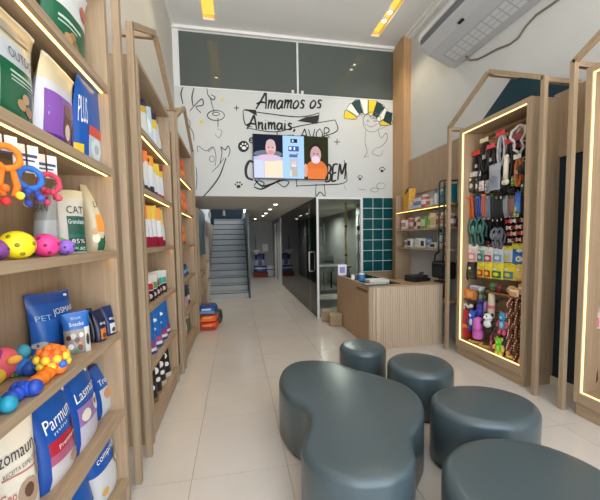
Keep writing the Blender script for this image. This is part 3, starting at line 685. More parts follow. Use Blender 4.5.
def rope_toy(lab, x, ytop, yring, ybot, X, card, ring, low, bits):
    a = at_x(x,ytop,X); c_ = at_x(x,yring,X); e = at_x(x,ybot,X)
    t = thing('rope_toy',lab,'toy',(X,a.y,SH[1]-.036),math.radians(52),'rope toys hanging from the second shelf')
    z0 = a.z-(SH[1]-.036); zc = c_.z-(SH[1]-.036); ze = e.z-(SH[1]-.036)
    MB().tube([(0,0,0),(0,0,zc+.03)],.0025,6).build('cord',mat((60,40,34),.7),t)
    hw = .036
    cb_ = MB().box((-hw,.004,zc+.02),(hw,.006,z0+.012)).build('card',mat((226,222,212),.6),t)
    MB().box((-hw+.004,.0035,z0-.028),(hw-.004,.0042,z0-.018)).box((-hw+.008,.0035,z0-.042),(hw-.012,.0042,z0-.036)).build('lettering',mat((60,70,110),.6),cb_)
    R_ = .033; tw_ = [(R_*math.sin(q),-.012+.003*math.sin(6*q),zc+R_*math.cos(q)) for q in [2*PI*k/20 for k in range(20)]]
    MB().tube(tw_,[.0095+.0015*math.sin(k*2.2) for k in range(20)],8,0,True).build('ring',mat(ring,.8,name='rope'),t)
    rb = MB(); tip = zc-R_
    for s in (-1,1): rb.tube([(s*.012,-.012,tip),(s*.022,-.012,(tip+ze)/2),(s*.012,-.012,ze+.02)],[.008,.010,.008],8)
    rb.build('rope',mat(low,.8,name='rope'),t)
    kb = MB(); cols = []
    for k,cl_ in enumerate(bits):
        an = 2.1*k; kb.ball((.024*math.cos(an),-.014-.006*(k%2),ze+.022+.022*math.sin(an)),.0125,10,k,.06); cols.append(mat(cl_,.7,name='knot'))
    kb.build('knots',cols,t)
rope_toy('orange rope toy with ring, nearest the left image edge',3,138,157,202,-.672,0,(240,128,30),(238,120,30),((232,56,40),(240,110,30),(226,60,70),(236,220,60),(240,120,40),(228,50,50)))
rope_toy('blue rope ring toy hanging on white card between the others',26,148,178,204,-.672,0,(46,112,196),(50,70,160),((196,60,80),(52,84,180),(220,190,180),(60,90,190),(206,80,110),(50,70,160)))
rope_toy('pink rope ring toy hanging on white card, right of the blue one',46,158,183,203,-.672,0,(206,66,92),(190,60,86),((200,60,90),(180,50,76),(206,70,96),(214,80,100)))

# fourth shelf
g4 = 'blue snack bags on the fourth shelf of the left cabinet'
bag(F,'tall blue bag standing at the back of the fourth shelf',FC,(-.85,1.575,SH[3]),(-.765,1.765,SH[3]),h=.26,d=.09,base=BL,bands=((.82,1.1,(16,70,148)),),patches=((.0,.0,.46,.55,(40,104,190)),(.05,.02,.42,.16,(90,70,60))),blobs=((.86,.93,.05,.025,(220,230,238)),(.62,.42,.035,.03,(210,222,238)),(.1,.15,.12,.06,(190,190,190))),texts=(('JOSMAR',.42,.6,.97,.73,(236,240,246),.03),('PET',.05,.55,.35,.64,(150,190,230))),crimp=(24,84,164),group=g4)
bag(F,'dark blue pouch squeezed behind the clear snack bag',FC,(-.765,1.625,SH[3]),(-.695,1.70,SH[3]),h=.135,d=.05,base=(14,52,120),patches=((.1,.1,.9,.5,(22,34,70)),),texts=(('Bifinho',.15,.55,.85,.68,(200,214,236)),),group=g4)
bag(F,'snack bag with blue top and clear front of brown and white bites',FC,(-.735,1.545,SH[3]),(-.65,1.60,SH[3]),h=.18,d=.06,base=(150,140,132),bands=((.60,1.1,(24,96,176)),),patches=((.76,.0,.99,.62,(214,212,208)),),blobs=((.2,.2,.11,.07,(232,230,226)),(.44,.35,.1,.07,(70,46,36)),(.3,.45,.12,.07,(196,190,182)),(.55,.16,.1,.07,(92,58,44)),(.14,.42,.09,.06,(84,52,40)),(.62,.46,.09,.06,(222,216,206)),(.42,.1,.08,.05,(60,150,90)),(.55,.28,.07,.05,(206,110,60)),(.87,.32,.07,.14,(70,64,62))),texts=(('Snacks',.2,.68,.75,.77,(232,238,246)),('Bites',.3,.83,.66,.9,(170,200,236))),crimp=(30,104,184),group=g4,nod=.02)
for k,(a,b_,T,lb,c1,c2) in enumerate((((95,343),(101,340),(97,308),'black snack pouch, leftmost of the small pouches beside the clear bag',(30,30,34),(120,60,110)),((100,343),(109,339),(103,310),'navy snack pouch with orange picture, middle of the small pouches',(26,32,60),(206,120,56)),((109,336.5),(118,333),(113,306),'navy snack pouch with white picture at the shelf end',(28,46,92),(206,206,204)))):
    bpx('snack_pouch',lb,'pouch',a,b_,T,SH[3],d=.035,base=c1,patches=((.2,.08,.8,.42,c2),),blobs=((.5,.2,.2,.08,(96,66,48)),),texts=(('dog',.2,.52,.8,.64,(226,226,226)),),group='small pouches on the fourth shelf')
# rubber and plastic toys on the fourth shelf
def bumpy(lab, a, b, z, col, tipcol, n=9, r=.022, name='bone_toy', ends=None):
    A, B = at_z(a[0],a[1],z), at_z(b[0],b[1],z); u = (B-A); L_ = u.length
    t = thing(name,lab,'toy',((A.x+B.x)/2,(A.y+B.y)/2,z),math.atan2(u.y,u.x),'chew toys on the fourth shelf')
    mb = MB(); pts = []; rs = []
    for k in range(n*4+1): x = -L_/2+L_*k/(n*4); pts.append((x,0,r)); rs.append(r*(.82+.18*math.cos(2*PI*k/4)))
    mb.tube(pts,rs,12); mb.build('grip',mat(col,.45,name='rubber'),t)
    if ends:
        for s,cl_ in zip((-1,1),ends):
            e = MB(); e.ball((s*(L_/2+r*.5),r*.7,r*1.05),(r*1.05,r*.95,r*1.05),12); e.ball((s*(L_/2+r*.5),-r*.7,r*1.05),(r*1.05,r*.95,r*1.05),12); e.build('bone_end',mat(cl_,.45,name='rubber'),t)
    return t
bumpy('light green ribbed rubber stick behind the orange bone',(-6,381),(27,375),SH[3],(140,198,70),None,7,.026,'rubber_stick',((130,190,66),(40,90,180)))
bumpy('orange ribbed bone toy with blue ends at the shelf edge',(31,394),(53,376),SH[3],(244,124,34),None,4,.025,'bone_toy',((30,70,170),(244,124,34)))
bumpy('turquoise and blue bone toy cut by the left image edge',(5,411),(22,398),SH[3],(40,80,190),None,3,.024,'bone_toy',((28,150,180),(44,90,200)))
p = at_z(53,374,SH[3]); t = thing('spiky_ball','orange and blue knobbly ball toy in front of the blue bag','toy',p,0,'chew toys on the fourth shelf')
R_ = .054; MB().ball((0,0,R_),(R_*.9,R_*.9,R_*.9),16).build('core',mat((232,84,44),.5,name='rubber'),t)
bc = [(240,120,36),(240,120,36),(236,80,44),(240,210,60),(226,70,44),(44,110,196),(236,80,60)]
for j in range(6):
    th_ = PI*(j+.5)/6; m_ = max(3,int(9*math.sin(th_)))
    for k in range(m_):
        a = 2*PI*k/m_+j*.4; col = bc[j] if not (j in (3,4) and k%3 == 0) else (44,110,196)
        if j == 2: col = (240,206,60)
        d = Vector((math.sin(th_)*math.cos(a),math.sin(th_)*math.sin(a),math.cos(th_)))
        MB().ball(Vector((0,0,R_))+d*R_*.86,R_*.30,8).build('knob',mat(col,.5,name='rubber'),t)
p = at_z(13,379,SH[3]); t = thing('squeaky_toy','large pink and purple plush toy with yellow head and blue wheels','toy',(p.x-.035,p.y-.01,SH[3]),.9,'chew toys on the fourth shelf'); t.scale = (.8,.8,.8)
MB().ball((0,0,.075),(.085,.06,.075),16,0,.03).build('body',mat((226,96,110),.75,name='plush'),t)
MB().ball((-.04,-.01,.125),(.055,.05,.05),14).build('cab',mat((148,64,150),.75,name='plush'),t)
MB().ball((-.05,-.01,.185),(.034,.034,.034),14).build('head',mat((246,206,50),.7,name='plush'),t)
MB().ball((-.085,-.02,.15),(.03,.03,.026),12).build('ear',mat((240,120,60),.7,name='plush'),t)
MB().ball((.075,-.03,.045),(.04,.03,.042),14).build('wheel',mat((44,110,190),.7,name='plush'),t); MB().ball((-.035,-.05,.04),(.042,.024,.038),14).build('wheel',mat((236,196,60),.7,name='plush'),t)
MB().ball((.085,-.02,.11),(.03,.03,.034),12).build('fin',mat((60,150,170),.7,name='plush'),t); MB().ball((.035,-.06,.095),(.03,.016,.02),12).build('badge',mat((240,170,70),.7,name='plush'),t)

# fifth shelf
g5 = 'large food bags on the fifth shelf of the left cabinet'
bpx(F,'large cream bag with dark lettering, nearest the camera',FC,(-16,547),(49,506),(10,404),SH[4],d=.13,base=(226,218,200),patches=((.3,.4,.9,.415,(190,120,110)),),blobs=((.72,.22,.2,.12,(176,150,126)),(.72,.24,.09,.06,(98,70,54)),(.30,.12,.16,.08,(150,110,84)),(.93,.42,.06,.14,(160,140,120))),texts=(('Jzomaun',.22,.49,.90,.63,(34,34,38),.05),('RECEITA ESPECIAL',.32,.44,.95,.475,(90,84,80),.05),('Geo',.25,.22,.5,.3,(190,80,60))),crimp=(214,204,180),group=g5)
bpx(F,'blue and white bag with red band between cream and purple bags',FC,(52,497),(84,456),(58,388),SH[4],d=.11,base=(206,200,200),bands=((.46,1.1,BL),),patches=((.02,.32,.98,.48,(176,40,56)),(.02,.24,.98,.34,(176,90,120)),(.0,.0,.13,.9,(20,74,156))),blobs=((.82,.4,.1,.16,(64,40,34)),(.72,.16,.16,.06,(190,150,130)),(.22,.93,.16,.02,(60,120,200)),(.84,.86,.05,.025,(214,226,240))),texts=(('Parmun',.12,.60,.80,.74,(240,243,248),.04),('Premium',.28,.385,.75,.43,(240,225,225),.03),('mini',.25,.54,.6,.58,(190,210,236),.03)),crimp=(16,70,148),group=g5)
bpx(F,'blue and lilac bag with panda face, behind the red-banded bag',FC,(82,458),(104,425),(84,366),SH[4],d=.10,base=(196,190,202),bands=((.5,1.1,BL),),patches=((.05,.3,.98,.52,(150,112,170)),(.0,.0,.12,.9,(20,74,156))),blobs=((.74,.44,.15,.1,(232,232,232)),(.68,.46,.04,.04,(40,40,44)),(.82,.46,.04,.04,(40,40,44)),(.3,.4,.14,.07,(226,220,200)),(.72,.86,.05,.025,(214,226,240))),texts=(('Lasmar',.12,.6,.82,.72,(240,243,248),.04),),crimp=(16,70,148),group=g5)
bpx(F,'blue bag with dog picture at the far end of the fifth shelf',FC,(102,422),(120,399),(107,364),SH[4],d=.09,base=(196,202,208),bands=((.55,1.1,BL),),patches=((.0,.0,.14,.9,(20,74,156)),),blobs=((.4,.42,.18,.1,(206,150,96)),(.78,.42,.13,.1,(228,228,228)),(.78,.43,.05,.05,(60,54,50))),texts=(('TrosmaR',.16,.64,.9,.75,(240,243,248),.03),),crimp=(16,70,148),group=g5)
# lowest shelf
g6 = 'bags on the lowest shelf of the left cabinet'
bpx(F,'blue bag with dog head at the far end of the lowest shelf',FC,(101,515),(123,478),(105,436),SH[5],d=.10,base=(206,206,206),bands=((.5,1.1,BL),),blobs=((.82,.5,.13,.1,(150,120,96)),(.82,.47,.06,.05,(232,232,228)),(.25,.2,.1,.05,(220,160,70))),texts=(('compridt',.15,.62,.9,.74,(240,243,248),.03),),crimp=(16,70,148),group=g6)
bpx(F,'blue bag lower down in front of the lowest shelf end bag',FC,(84,550),(101,515),(88,470),SH[5],d=.10,base=BL,patches=((.2,.3,.9,.42,(210,218,228)),),crimp=(16,70,148),group=g6)
bpx(F,'dark maroon bag behind the blue bags on the lowest shelf',FC,(66,585),(83,548),(72,456),SH[5],d=.08,base=(60,26,34),patches=((.3,.45,.95,.5,(210,205,200)),),group=g6)

# ------------------------------------------------------------------ middle and far left cabinets: rows of bags
def row(y0, y1, z, specs, w, h, yaw, where, group, X=-.76, d=.095, name=F, cat=FC, hv=0):
    n = len(specs)
    for k,(col,desc,bands,patches,blobs) in enumerate(specs):
        y = y0+(y1-y0)*(k/(n-1) if n > 1 else 0)
        lab = '%s, %s from near end, %s' % (desc, ORD[k], where); jr = random.Random(len(where)*31+k*7+len(desc))
        bands = tuple((max(0,a_+(dv if a_ > 0 else 0)),b_+(dv if b_ < 1 else 0),c__) for dv in (jr.uniform(-.05,.05),) for a_,b_,c__ in bands)
        bag(name,lab,cat,loc=(X+jr.uniform(-.008,.012),y+jr.uniform(-.012,.012),z),rz=math.radians(yaw+jr.uniform(-7,7)),w=w*jr.uniform(.94,1.04),h=h*jr.uniform(.92,1.0),d=d,base=col,bands=bands,patches=patches,blobs=blobs,group=group,nu=9,nv=12,slim=.16,lean=-.01+.02*((k*5)%3))
dk = (46,48,54)
wy = lambda top: ((.66,1.1,top),(0,.22,dk))
M1, M2_ = 'middle cabinet', 'farthest left cabinet'
row(2.70,3.42,SH[0],[((214,216,218),'white bag with red foot',((0,.14,RED),),((.2,.45,.6,.6,(196,180,120)),),((.6,.35,.2,.12,(232,234,236)),)),((206,206,200),'white bag with navy and gold top',((.62,.8,(206,166,60)),(.8,1.1,(30,40,74))),(),((.5,.9,.16,.05,(220,225,235)),)),((190,214,226),'pale blue and white bag',((0,.2,(40,54,88)),),(),((.5,.5,.3,.2,(214,234,242)),)),((220,220,222),'white bag with yellow and navy top',((.6,.85,(226,196,60)),(.85,1.1,(40,44,70))),(),()),((214,216,220),'white bag with navy foot',((0,.25,(40,54,88)),),(),())],.20,.36,48,'top shelf, '+M1,'bags on the top shelf of the middle cabinet',hv=.2)
row(2.66,3.44,SH[1],[((214,216,218),'white bag with green and cream top',((.5,.84,(40,104,58)),(.84,1.1,(226,204,160)),(0,.2,dk)),(),()),((220,222,222),'white bag with orange top and red emblem',((.7,1.1,(226,106,52)),(0,.2,dk)),(),((.5,.62,.2,.1,(150,30,40)),)),((216,218,220),'white bag with orange top',((.72,1.1,(232,128,60)),(0,.18,dk)),(),()),((214,218,222),'white bag with amber top and navy face',((.7,1.1,(234,160,50)),(0,.2,dk)),(),((.5,.88,.24,.08,(40,44,70)),)),((212,218,222),'white bag with yellow top',((.62,1.1,(226,196,50)),(0,.16,(50,60,110))),(),()),((216,220,224),'white bag with lemon top',((.66,1.1,(220,206,70)),(0,.16,(170,40,60))),(),()),((214,218,222),'white bag with yellow and red top',((.7,.86,(228,190,60)),(.86,1.1,(130,40,40)),(0,.14,(170,40,60))),(),())],.205,.375,48,'second shelf, '+M1,'bags on the second shelf of the middle cabinet')
row(2.64,3.40,SH[2],[((206,212,218),'large white bag with grey cat print',((.85,1.1,(232,200,140)),(0,.06,(120,130,140))),(),((.5,.5,.36,.26,(226,230,234)),(.4,.3,.08,.04,dk),(.5,.42,.06,.02,dk),(.3,.7,.2,.12,(150,160,168)))),((216,218,222),'white bag with orange flower top',((.62,1.1,(232,130,50)),(0,.22,(150,28,56))),(),((.5,.8,.2,.1,(220,70,50)),)),((218,220,224),'white bag with gold top and crimson foot',((.62,1.1,(234,190,70)),(0,.22,(150,28,56))),(),()),((218,220,224),'white bag with yellow top and crimson foot',((.6,1.1,(228,204,90)),(0,.22,(150,28,56))),(),()),((218,220,224),'white bag with apricot top and crimson foot',((.64,1.1,(236,160,80)),(0,.22,(150,28,56))),(),()),((218,220,224),'white bag with lemon top and crimson foot',((.64,1.1,(228,206,110)),(0,.22,(150,28,56))),(),())],.20,.375,48,'third shelf, '+M1,'bags on the third shelf of the middle cabinet')
pk = []
for k,(c1,c2,ds) in enumerate((((206,190,180),(190,60,70),'pink and white pouch'),((196,186,150),(120,140,60),'olive and white pouch'),((210,196,190),(170,40,50),'red and white pouch'),((200,206,196),(90,140,70),'green and white pouch'),((206,186,190),(150,60,90),'mauve and white pouch'),((190,214,206),(60,150,130),'mint and white pouch'),((210,210,206),(70,160,140),'white pouch with mint label'))):
    pk.append((c1,ds,((0,.42,(34,32,36)),),((.15,.45,.85,.7,c2),),((.5,.2,.22,.1,(206,170,176)),)))
row(2.60,3.30,SH[3],pk,.13,.22,48,'fourth shelf, '+M1,'pouches on the fourth shelf of the middle cabinet',X=-.72,d=.05,name='snack_pouch',cat='pouch')
bl = []
for c1,ds in (((232,140,50),'blue bag with orange panel'),((150,70,110),'blue bag with plum panel'),((160,80,120),'blue bag with mauve panel'),((150,60,100),'blue bag with wine panel'),((140,64,110),'blue bag with violet panel')):
    bl.append(((30,100,176),ds,((0,.08,(40,70,140)),),((.1,.1,.9,.30,c1),(.1,.08,.9,.16,(214,214,220))),((.5,.72,.22,.05,(226,232,240)),(.5,.5,.12,.035,(170,200,230)))))
row(2.62,3.40,SH[4],bl,.21,.365,46,'fifth shelf, '+M1,'blue bags on the fifth shelf of the middle cabinet',X=-.755)
bk_ = []
for ds,c1 in (('small black bag with pink foot',(200,140,130)),('black bag with white print and brown stripe',(110,84,60)),('black bag with round white print',(150,120,90)),('black bag with white paw print',(190,180,160)),('black bag with white dog print',(206,200,190))):
    bk_.append(((28,28,30),ds,((0,.16,c1),),((.1,.25,.5,.34,(120,92,66)),),((.5,.72,.26,.1,(224,224,222)),(.62,.46,.16,.07,(222,222,220)),(.35,.34,.12,.05,(206,204,200)))))
row(2.60,3.30,SH[5],bk_,.18,.31,46,'lowest shelf, '+M1,'black bags on the lowest shelf of the middle cabinet',X=-.745,d=.08)
og = lambda n,v: [((232+v,96+12*(k%3),38),'%s orange bag'%['plain','glossy','crumpled','dark-footed','bright','pale-footed'][k],((0,.16,(150,84,66)),),((.25,.3,.8,.5,(240,140,70)),),((.5,.65,.2,.08,(206,60,40)),)) for k in range(n)]
row(4.36,5.0,SH[0],og(5,0),.18,.33,55,'top shelf, '+M2_,'orange bags on the top shelf of the far left cabinet')
row(4.36,5.0,SH[1],og(5,4),.18,.33,55,'second shelf, '+M2_,'orange bags on the second shelf of the far left cabinet')
row(4.34,4.74,SH[2],og(3,2),.16,.27,55,'third shelf, '+M2_,'orange bags on the third shelf of the far left cabinet')
row(4.34,5.0,SH[3],[((36,92,150),'%s blue pack'%d_,((.7,1.1,(28,40,66)),),((.2,.3,.8,.55,(120,170,200)),),()) for d_ in ('small','navy-topped','pale-labelled','squat','last small')],.15,.15,55,'fourth shelf, '+M2_,'blue packs on the fourth shelf of the far left cabinet')
row(4.36,4.96,SH[4],[((40,46,58),'dark bag with white label',((.82,1.1,(24,84,96)),(0,.12,(140,60,50))),((.12,.2,.8,.6,(222,220,218)),),()),((206,204,206),'white bag with black cat face',((.6,1.1,(34,36,44)),),(),((.4,.45,.25,.12,(40,40,48)),)),((190,150,160),'pink and navy bag',((.5,1.1,(36,44,70)),),(),()),((50,56,72),'navy bag with pale band',((.3,.5,(206,206,210)),),(),())],.18,.30,52,'fifth shelf, '+M2_,'bags on the fifth shelf of the far left cabinet')
row(4.34,5.02,SH[5],[((214,206,200),'white bag with red dots',((.0,.14,(60,66,100)),),(),((.5,.5,.2,.1,(190,50,60)),)),((220,216,210),'white bag with black dog',((0,.1,(180,60,70)),),(),((.5,.65,.2,.12,(36,36,40)),)),((216,210,204),'white and rose bag',((.0,.3,(200,120,130)),),(),()),((90,106,80),'sage green bag',((.7,1.1,(206,200,190)),),(),()),((76,96,70),'dark green bag',((.8,1.1,(60,70,60)),),(),())],.18,.30,52,'lowest shelf, '+M2_,'bags on the lowest shelf of the far left cabinet')

# ------------------------------------------------------------------ end of the left wall: floor bags, low shelf, poster
def floor_bag(lab, a, b, z, h, d, col, **k):
    A, B = at_z(a[0],a[1],0), at_z(b[0],b[1],0); A.z = B.z = z
    return bag(F,lab,FC,A,B,h=h,d=d,base=col,group='bags piled on the floor by the left cabinets',**k)
def lying_bag(lab, loc, sx, sy, sz, col, top, panel, name=F):
    t = thing(name,lab,'bag',loc,0,'bags piled on the floor by the left cabinets')
    mb = MB(); n = 16; m_ = 8; vs = []; fs = []
    for j in range(m_+1):
        th_ = PI*j/m_-PI/2
        for i in range(n):
            a = 2*PI*i/n; ce = lambda v,e: math.copysign(abs(v)**e,v)
            vs.append((sx/2*ce(math.cos(th_),.4)*ce(math.cos(a),.45),sy/2*ce(math.cos(th_),.4)*ce(math.sin(a),.45),sz/2+sz/2*ce(math.sin(th_),.6)+.006*math.sin(5*a+3*j)*math.cos(th_)))
    for j in range(m_): fs += [(j*n+i,j*n+(i+1)%n,(j+1)*n+(i+1)%n,(j+1)*n+i) for i in range(n)]
    mb.add(vs,fs,0,True); mb.build('bag_body',mat(col,.3,name='film'),t)
    mb = MB()
    for u0,u1,v0,v1,k in ((-.4,.4,.18,.5,0),(-.3,.2,.55,.75,1)):
        vs = []; 
        for i in range(7):
            x = (u0+(u1-u0)*i/6)*sx; yy = -sy/2*(1.0)-.012
            vs += [(x,yy,v0*sz),(x,yy,v1*sz)]
        mb.add(vs,[(2*i,2*i+2,2*i+3,2*i+1) for i in range(6)],k)
    mb.build('printed_panel',[mat(panel,.35,name='print'),mat(top,.35,name='print')],t)
    for s in (-1,1): MB().box((s*sx*.46,-sy*.36,sz*.42),(s*sx*.53,sy*.36,sz*.50)).build('seal',mat(tuple(int(v*.85) for v in col),.35,name='film'),t)
    return t
q = at_z(209,331,0)
lying_bag('lower orange bag of a floor pile beside the far left cabinet',(q.x-.01,q.y+.2,0),.30,.36,.135,(226,80,34),(246,170,90),(190,40,40))
lying_bag('middle orange bag of a floor pile beside the far left cabinet',(q.x-.01,q.y+.205,.135),.29,.36,.125,(230,92,36),(246,180,90),(240,120,50))
lying_bag('blue bag lying on top of the orange floor bags',(q.x-.02,q.y+.21,.26),.30,.38,.15,(32,70,140),(206,216,230),(90,140,200))
lying_bag('dark green bag on the floor behind the orange bags',(q.x+.09,q.y+.55,0),.22,.26,.25,(40,54,44),(120,130,100),(80,60,50))
lo = thing('niche_shelf_unit','narrow oak shelf unit with lit niches before the stairs','shelf unit',(XL,6.9,0))
for y in (-.62,.58): MB().box((0,y,0),(.27,y+.035,2.1)).build('side_panel',OAKZ,lo)
for z in (.02,.45,.80,1.20,2.065): MB().box((.012,-.585,z),(.27,.58,z+.035)).build('shelf',OAKY,lo)
MB().box((0,-.585,.02),(.012,.58,2.1)).build('back_panel',OAKZ,lo)
for z in (.80,1.2): MB().box((.235,-.57,z-.008),(.25,.57,z)).build('led_strip',LED,lo)
po = MB().box((XL+.02,6.34,1.24),(XL+.262,7.46,2.06)).build('display_box',noisy((84,120,132),.4,5,.25,'poster')); tag(po,'blue grey display box filling the shelf unit before the stairs','display box')
row(6.42,6.9,.835,[((206,206,206),'white bag with black cat print',((0,.2,(40,46,60)),),(),((.4,.5,.25,.12,(34,34,38)),)),((190,190,192),'grey bag with black print',((0,.3,(34,40,60)),),(),((.5,.6,.25,.1,(34,34,38)),))],.2,.3,50,'shelf unit before stairs','bags on the shelf unit before the stairs',X=-.80)
row(6.42,6.9,.485,[((206,206,206),'white bag with navy foot',((0,.4,(40,46,70)),),(),((.4,.7,.25,.1,(34,34,38)),)),((44,50,60),'black bag',((.6,1.1,(170,172,176)),),(),())],.2,.29,50,'lower niche of shelf unit before stairs','bags on the shelf unit before the stairs',X=-.80)
lo2 = thing('narrow_cabinet','slim oak cabinet with two glowing niches at the stair foot','cabinet',(XL,8.0,0))
MB().box((0,-.35,0),(.27,-.32,1.62)).box((0,.32,0),(.27,.35,1.62)).box((0,-.32,0),(.02,.32,1.62)).build('case',mat((190,182,170),.5),lo2)
for z in (.02,.55,.98,1.585): MB().box((.02,-.32,z),(.27,.32,z+.035)).build('shelf',OAKY,lo2)
for z in (.55,.98): MB().box((.23,-.30,z-.008),(.245,.30,z)).build('led_strip',LED,lo2)

# ------------------------------------------------------------------ things at the end of the hall
t = thing('washbasin','small white wall washbasin at the end of the hall','washbasin',(.78,13.36,1.05))
MB().lathe([(.03,-.16),(.09,-.12),(.19,0),(.2,.03),(.17,.03),(.1,-.06)],n=20).build('bowl',WHITE,t); MB().tube([(0,.12,.0),(0,.12,.62)],.012,8).build('pipe',mat((70,72,74),.5),t); MB().tube([(0,.1,.03),(0,.1,.14),(0,.0,.14),(0,-.02,.1)],.012,8).build('tap',CHROME,t)
t = thing('paper_dispenser','white paper dispenser on the wall at the end of the hall','dispenser',(1.17,13.6,1.02))
MB().box((-.12,-.12,0),(.12,0,.32)).build('cover',WHITE,t,bevel=.02); MB().box((-.09,-.1,-.015),(.09,-.02,.0)).build('paper',WHITE,t)
t = thing('bag_stack','low dark red crate of bags on the floor at the hall end','crate',(.93,13.25,0))
MB().box((-.28,-.2,0),(.28,.2,.17)).build('crate_body',mat((120,44,34),.6),t,bevel=.01); MB().box((-.29,-.21,.17),(.29,.21,.19)).build('rim',mat((150,70,50),.6),t)
bag(F,'flat blue and white bag on the crate at the hall end',FC,loc=(.93,13.22,.19),rz=0,w=.52,h=.26,d=.2,base=(60,76,140),bands=((.5,.7,(206,210,222)),),group='bags at the hall end')
bag(F,'tall navy and white bag standing at the back of the hall',FC,loc=(.93,13.42,.40),rz=0,w=.40,h=.60,d=.12,base=(200,202,214),bands=((.45,.9,(40,40,110)),),patches=((.3,.1,.7,.5,(40,40,110)),),group='bags at the hall end')
MB()
t = thing('waste_bin','rounded white bin standing at the hall end','bin',(1.34,13.3,0))
MB().lathe([(.15,0),(.17,.04),(.18,.3),(.15,.40),(.05,.44)],n=22).build('body',mat((206,208,222),.4),t); MB().lathe([(.184,.27),(.186,.30),(.184,.31)],n=22).build('rim',mat((90,100,150),.4),t)
t = thing('crate_stand','slim grey stand holding the navy and white bag','stand',(.93,13.44,0))
MB().box((-.2,-.0,0),(-.17,.1,.385)).build('leg',GREYP,t); MB().box((.17,0,0),(.2,.1,.385)).build('leg',GREYP,t); MB().box((-.2,-.08,.385),(.2,.1,.4)).build('board',GREYP,t)

# ------------------------------------------------------------------ grooming room behind the glass
t = thing('grooming_table','white grooming table behind the glass pane','table',(2.05,7.3,0))
MB().box((-.5,-.3,.84),(.5,.3,.88)).build('tabletop',mat((120,122,120),.5),t,bevel=.008)
for x in (-.45,.41):
    for y in (-.26,.22): MB().box((x,y,0),(x+.04,y+.04,.84)).build('leg',mat((150,152,152),.4),t)
MB().box((-.46,-.24,.25),(.46,.24,.27)).build('lower_shelf',mat((120,122,122),.5),t)
t = thing('brass_pole','brass coloured pole behind the glass pane','pole',(2.24,6.5,0))
MB().tube([(0,0,.02),(0,0,2.24)],.022,10).build('pole',mat((206,170,104),.3,.3),t); MB().lathe([(.14,0),(.14,.012),(.03,.02)]).build('base_plate',BLACKM,t)
for z in (1.15,1.75): MB().lathe([(.03,-.02),(.032,.02)],(0,0,z),12).build('collar',BLACK,t)
t = thing('dryer_stand','thin black and brass dryer stand beside the brass pole','stand',(2.56,6.62,0))
MB().tube([(0,0,.02),(0,0,2.0)],.012,8).build('pole',mat((120,104,70),.4,.3),t); MB().lathe([(.12,0),(.12,.012),(.03,.02)]).build('base_plate',BLACKM,t)
MB().ball((0,-.05,1.72),(.05,.08,.06),14).build('dryer_head',BLACK,t); MB().tube([(0,-.1,1.72),(.02,-.2,1.62)],[.03,.035],10).build('nozzle',BLACK,t)
for z in (1.05,1.45): MB().box((-.03,-.03,z),(.03,.03,z+.12)).build('clamp',mat((190,180,160),.5),t)
t = thing('tall_white_cabinet','white column behind the glass pane beside the teal tiles','cabinet',(2.75,6.9,0))
MB().box((-.09,-.12,0),(.14,.12,2.24)).build('case',mat((196,200,200),.5),t); MB().box((-.075,-.128,.1),(.125,-.12,2.1)).build('door',mat((206,208,208),.5),t)
t = thing('wall_fan','black wall fan on the white column behind the glass','fan',(2.72,6.72,1.52))
MB().lathe([(.02,-.03),(.11,-.02),(.12,0),(.11,.02)],n=20,axis='y').build('guard',BLACK,t); MB().box((-.02,.02,-.03),(.02,.06,.03)).build('bracket',BLACK,t)
t = thing('cage_rack','dark rack of drying cages behind the glass','rack',(1.95,8.9,0))
for z in (.3,.8,1.3,1.8): MB().box((-.42,-.25,z),(.42,.25,z+.02)).build('shelf',mat((112,118,116),.4,.3,name='rack_metal'),t)
for x in (-.42,.40):
    for y in (-.25,.23): MB().box((x,y,0),(x+.02,y+.02,1.95)).build('post',mat((112,118,116),.4,.3,name='rack_metal'),t)
for z in (.32,.82,1.32):
    cg = MB().box((-.36,-.2,z),(.36,.2,z+.33)); cg.build('cage',mat((92,98,98),.5),t)
t = thing('office_chair','dark swivel chair behind the corridor glass','chair',(1.98,9.85,0))
MB().box((-.22,-.22,.45),(.22,.22,.53)).build('seat',BLACK,t,bevel=.02); MB().box((-.2,.18,.58),(.2,.24,1.05)).build('backrest',BLACK,t,bevel=.02); MB().tube([(0,0,.06),(0,0,.45)],.03,10).build('column',BLACKM,t)
for k in range(5):
    a = 2*PI*k/5; MB().bar((0,0,.07),(.26*math.cos(a),.26*math.sin(a),.04),.04,.03).ball((.26*math.cos(a),.26*math.sin(a),.03),.03,8).build('leg',BLACKM,t)
t = thing('bathing_tub','steel dog bathing tub behind the glass','tub',(2.55,9.9,0))
MB().box((-.3,-.5,.8),(.3,.5,.84)).box((-.3,-.5,.5),(-.27,.5,.84)).box((.27,-.5,.5),(.3,.5,.84)).box((-.3,-.5,.5),(.3,-.47,1.0)).box((-.3,.47,.5),(.3,.5,1.0)).build('tub_body',mat((120,124,126),.35,.6),t)
for x in (-.26,.22):
    for y in (-.46,.42): MB().box((x,y,0),(x+.04,y+.04,.5)).build('leg',BLACKM,t)

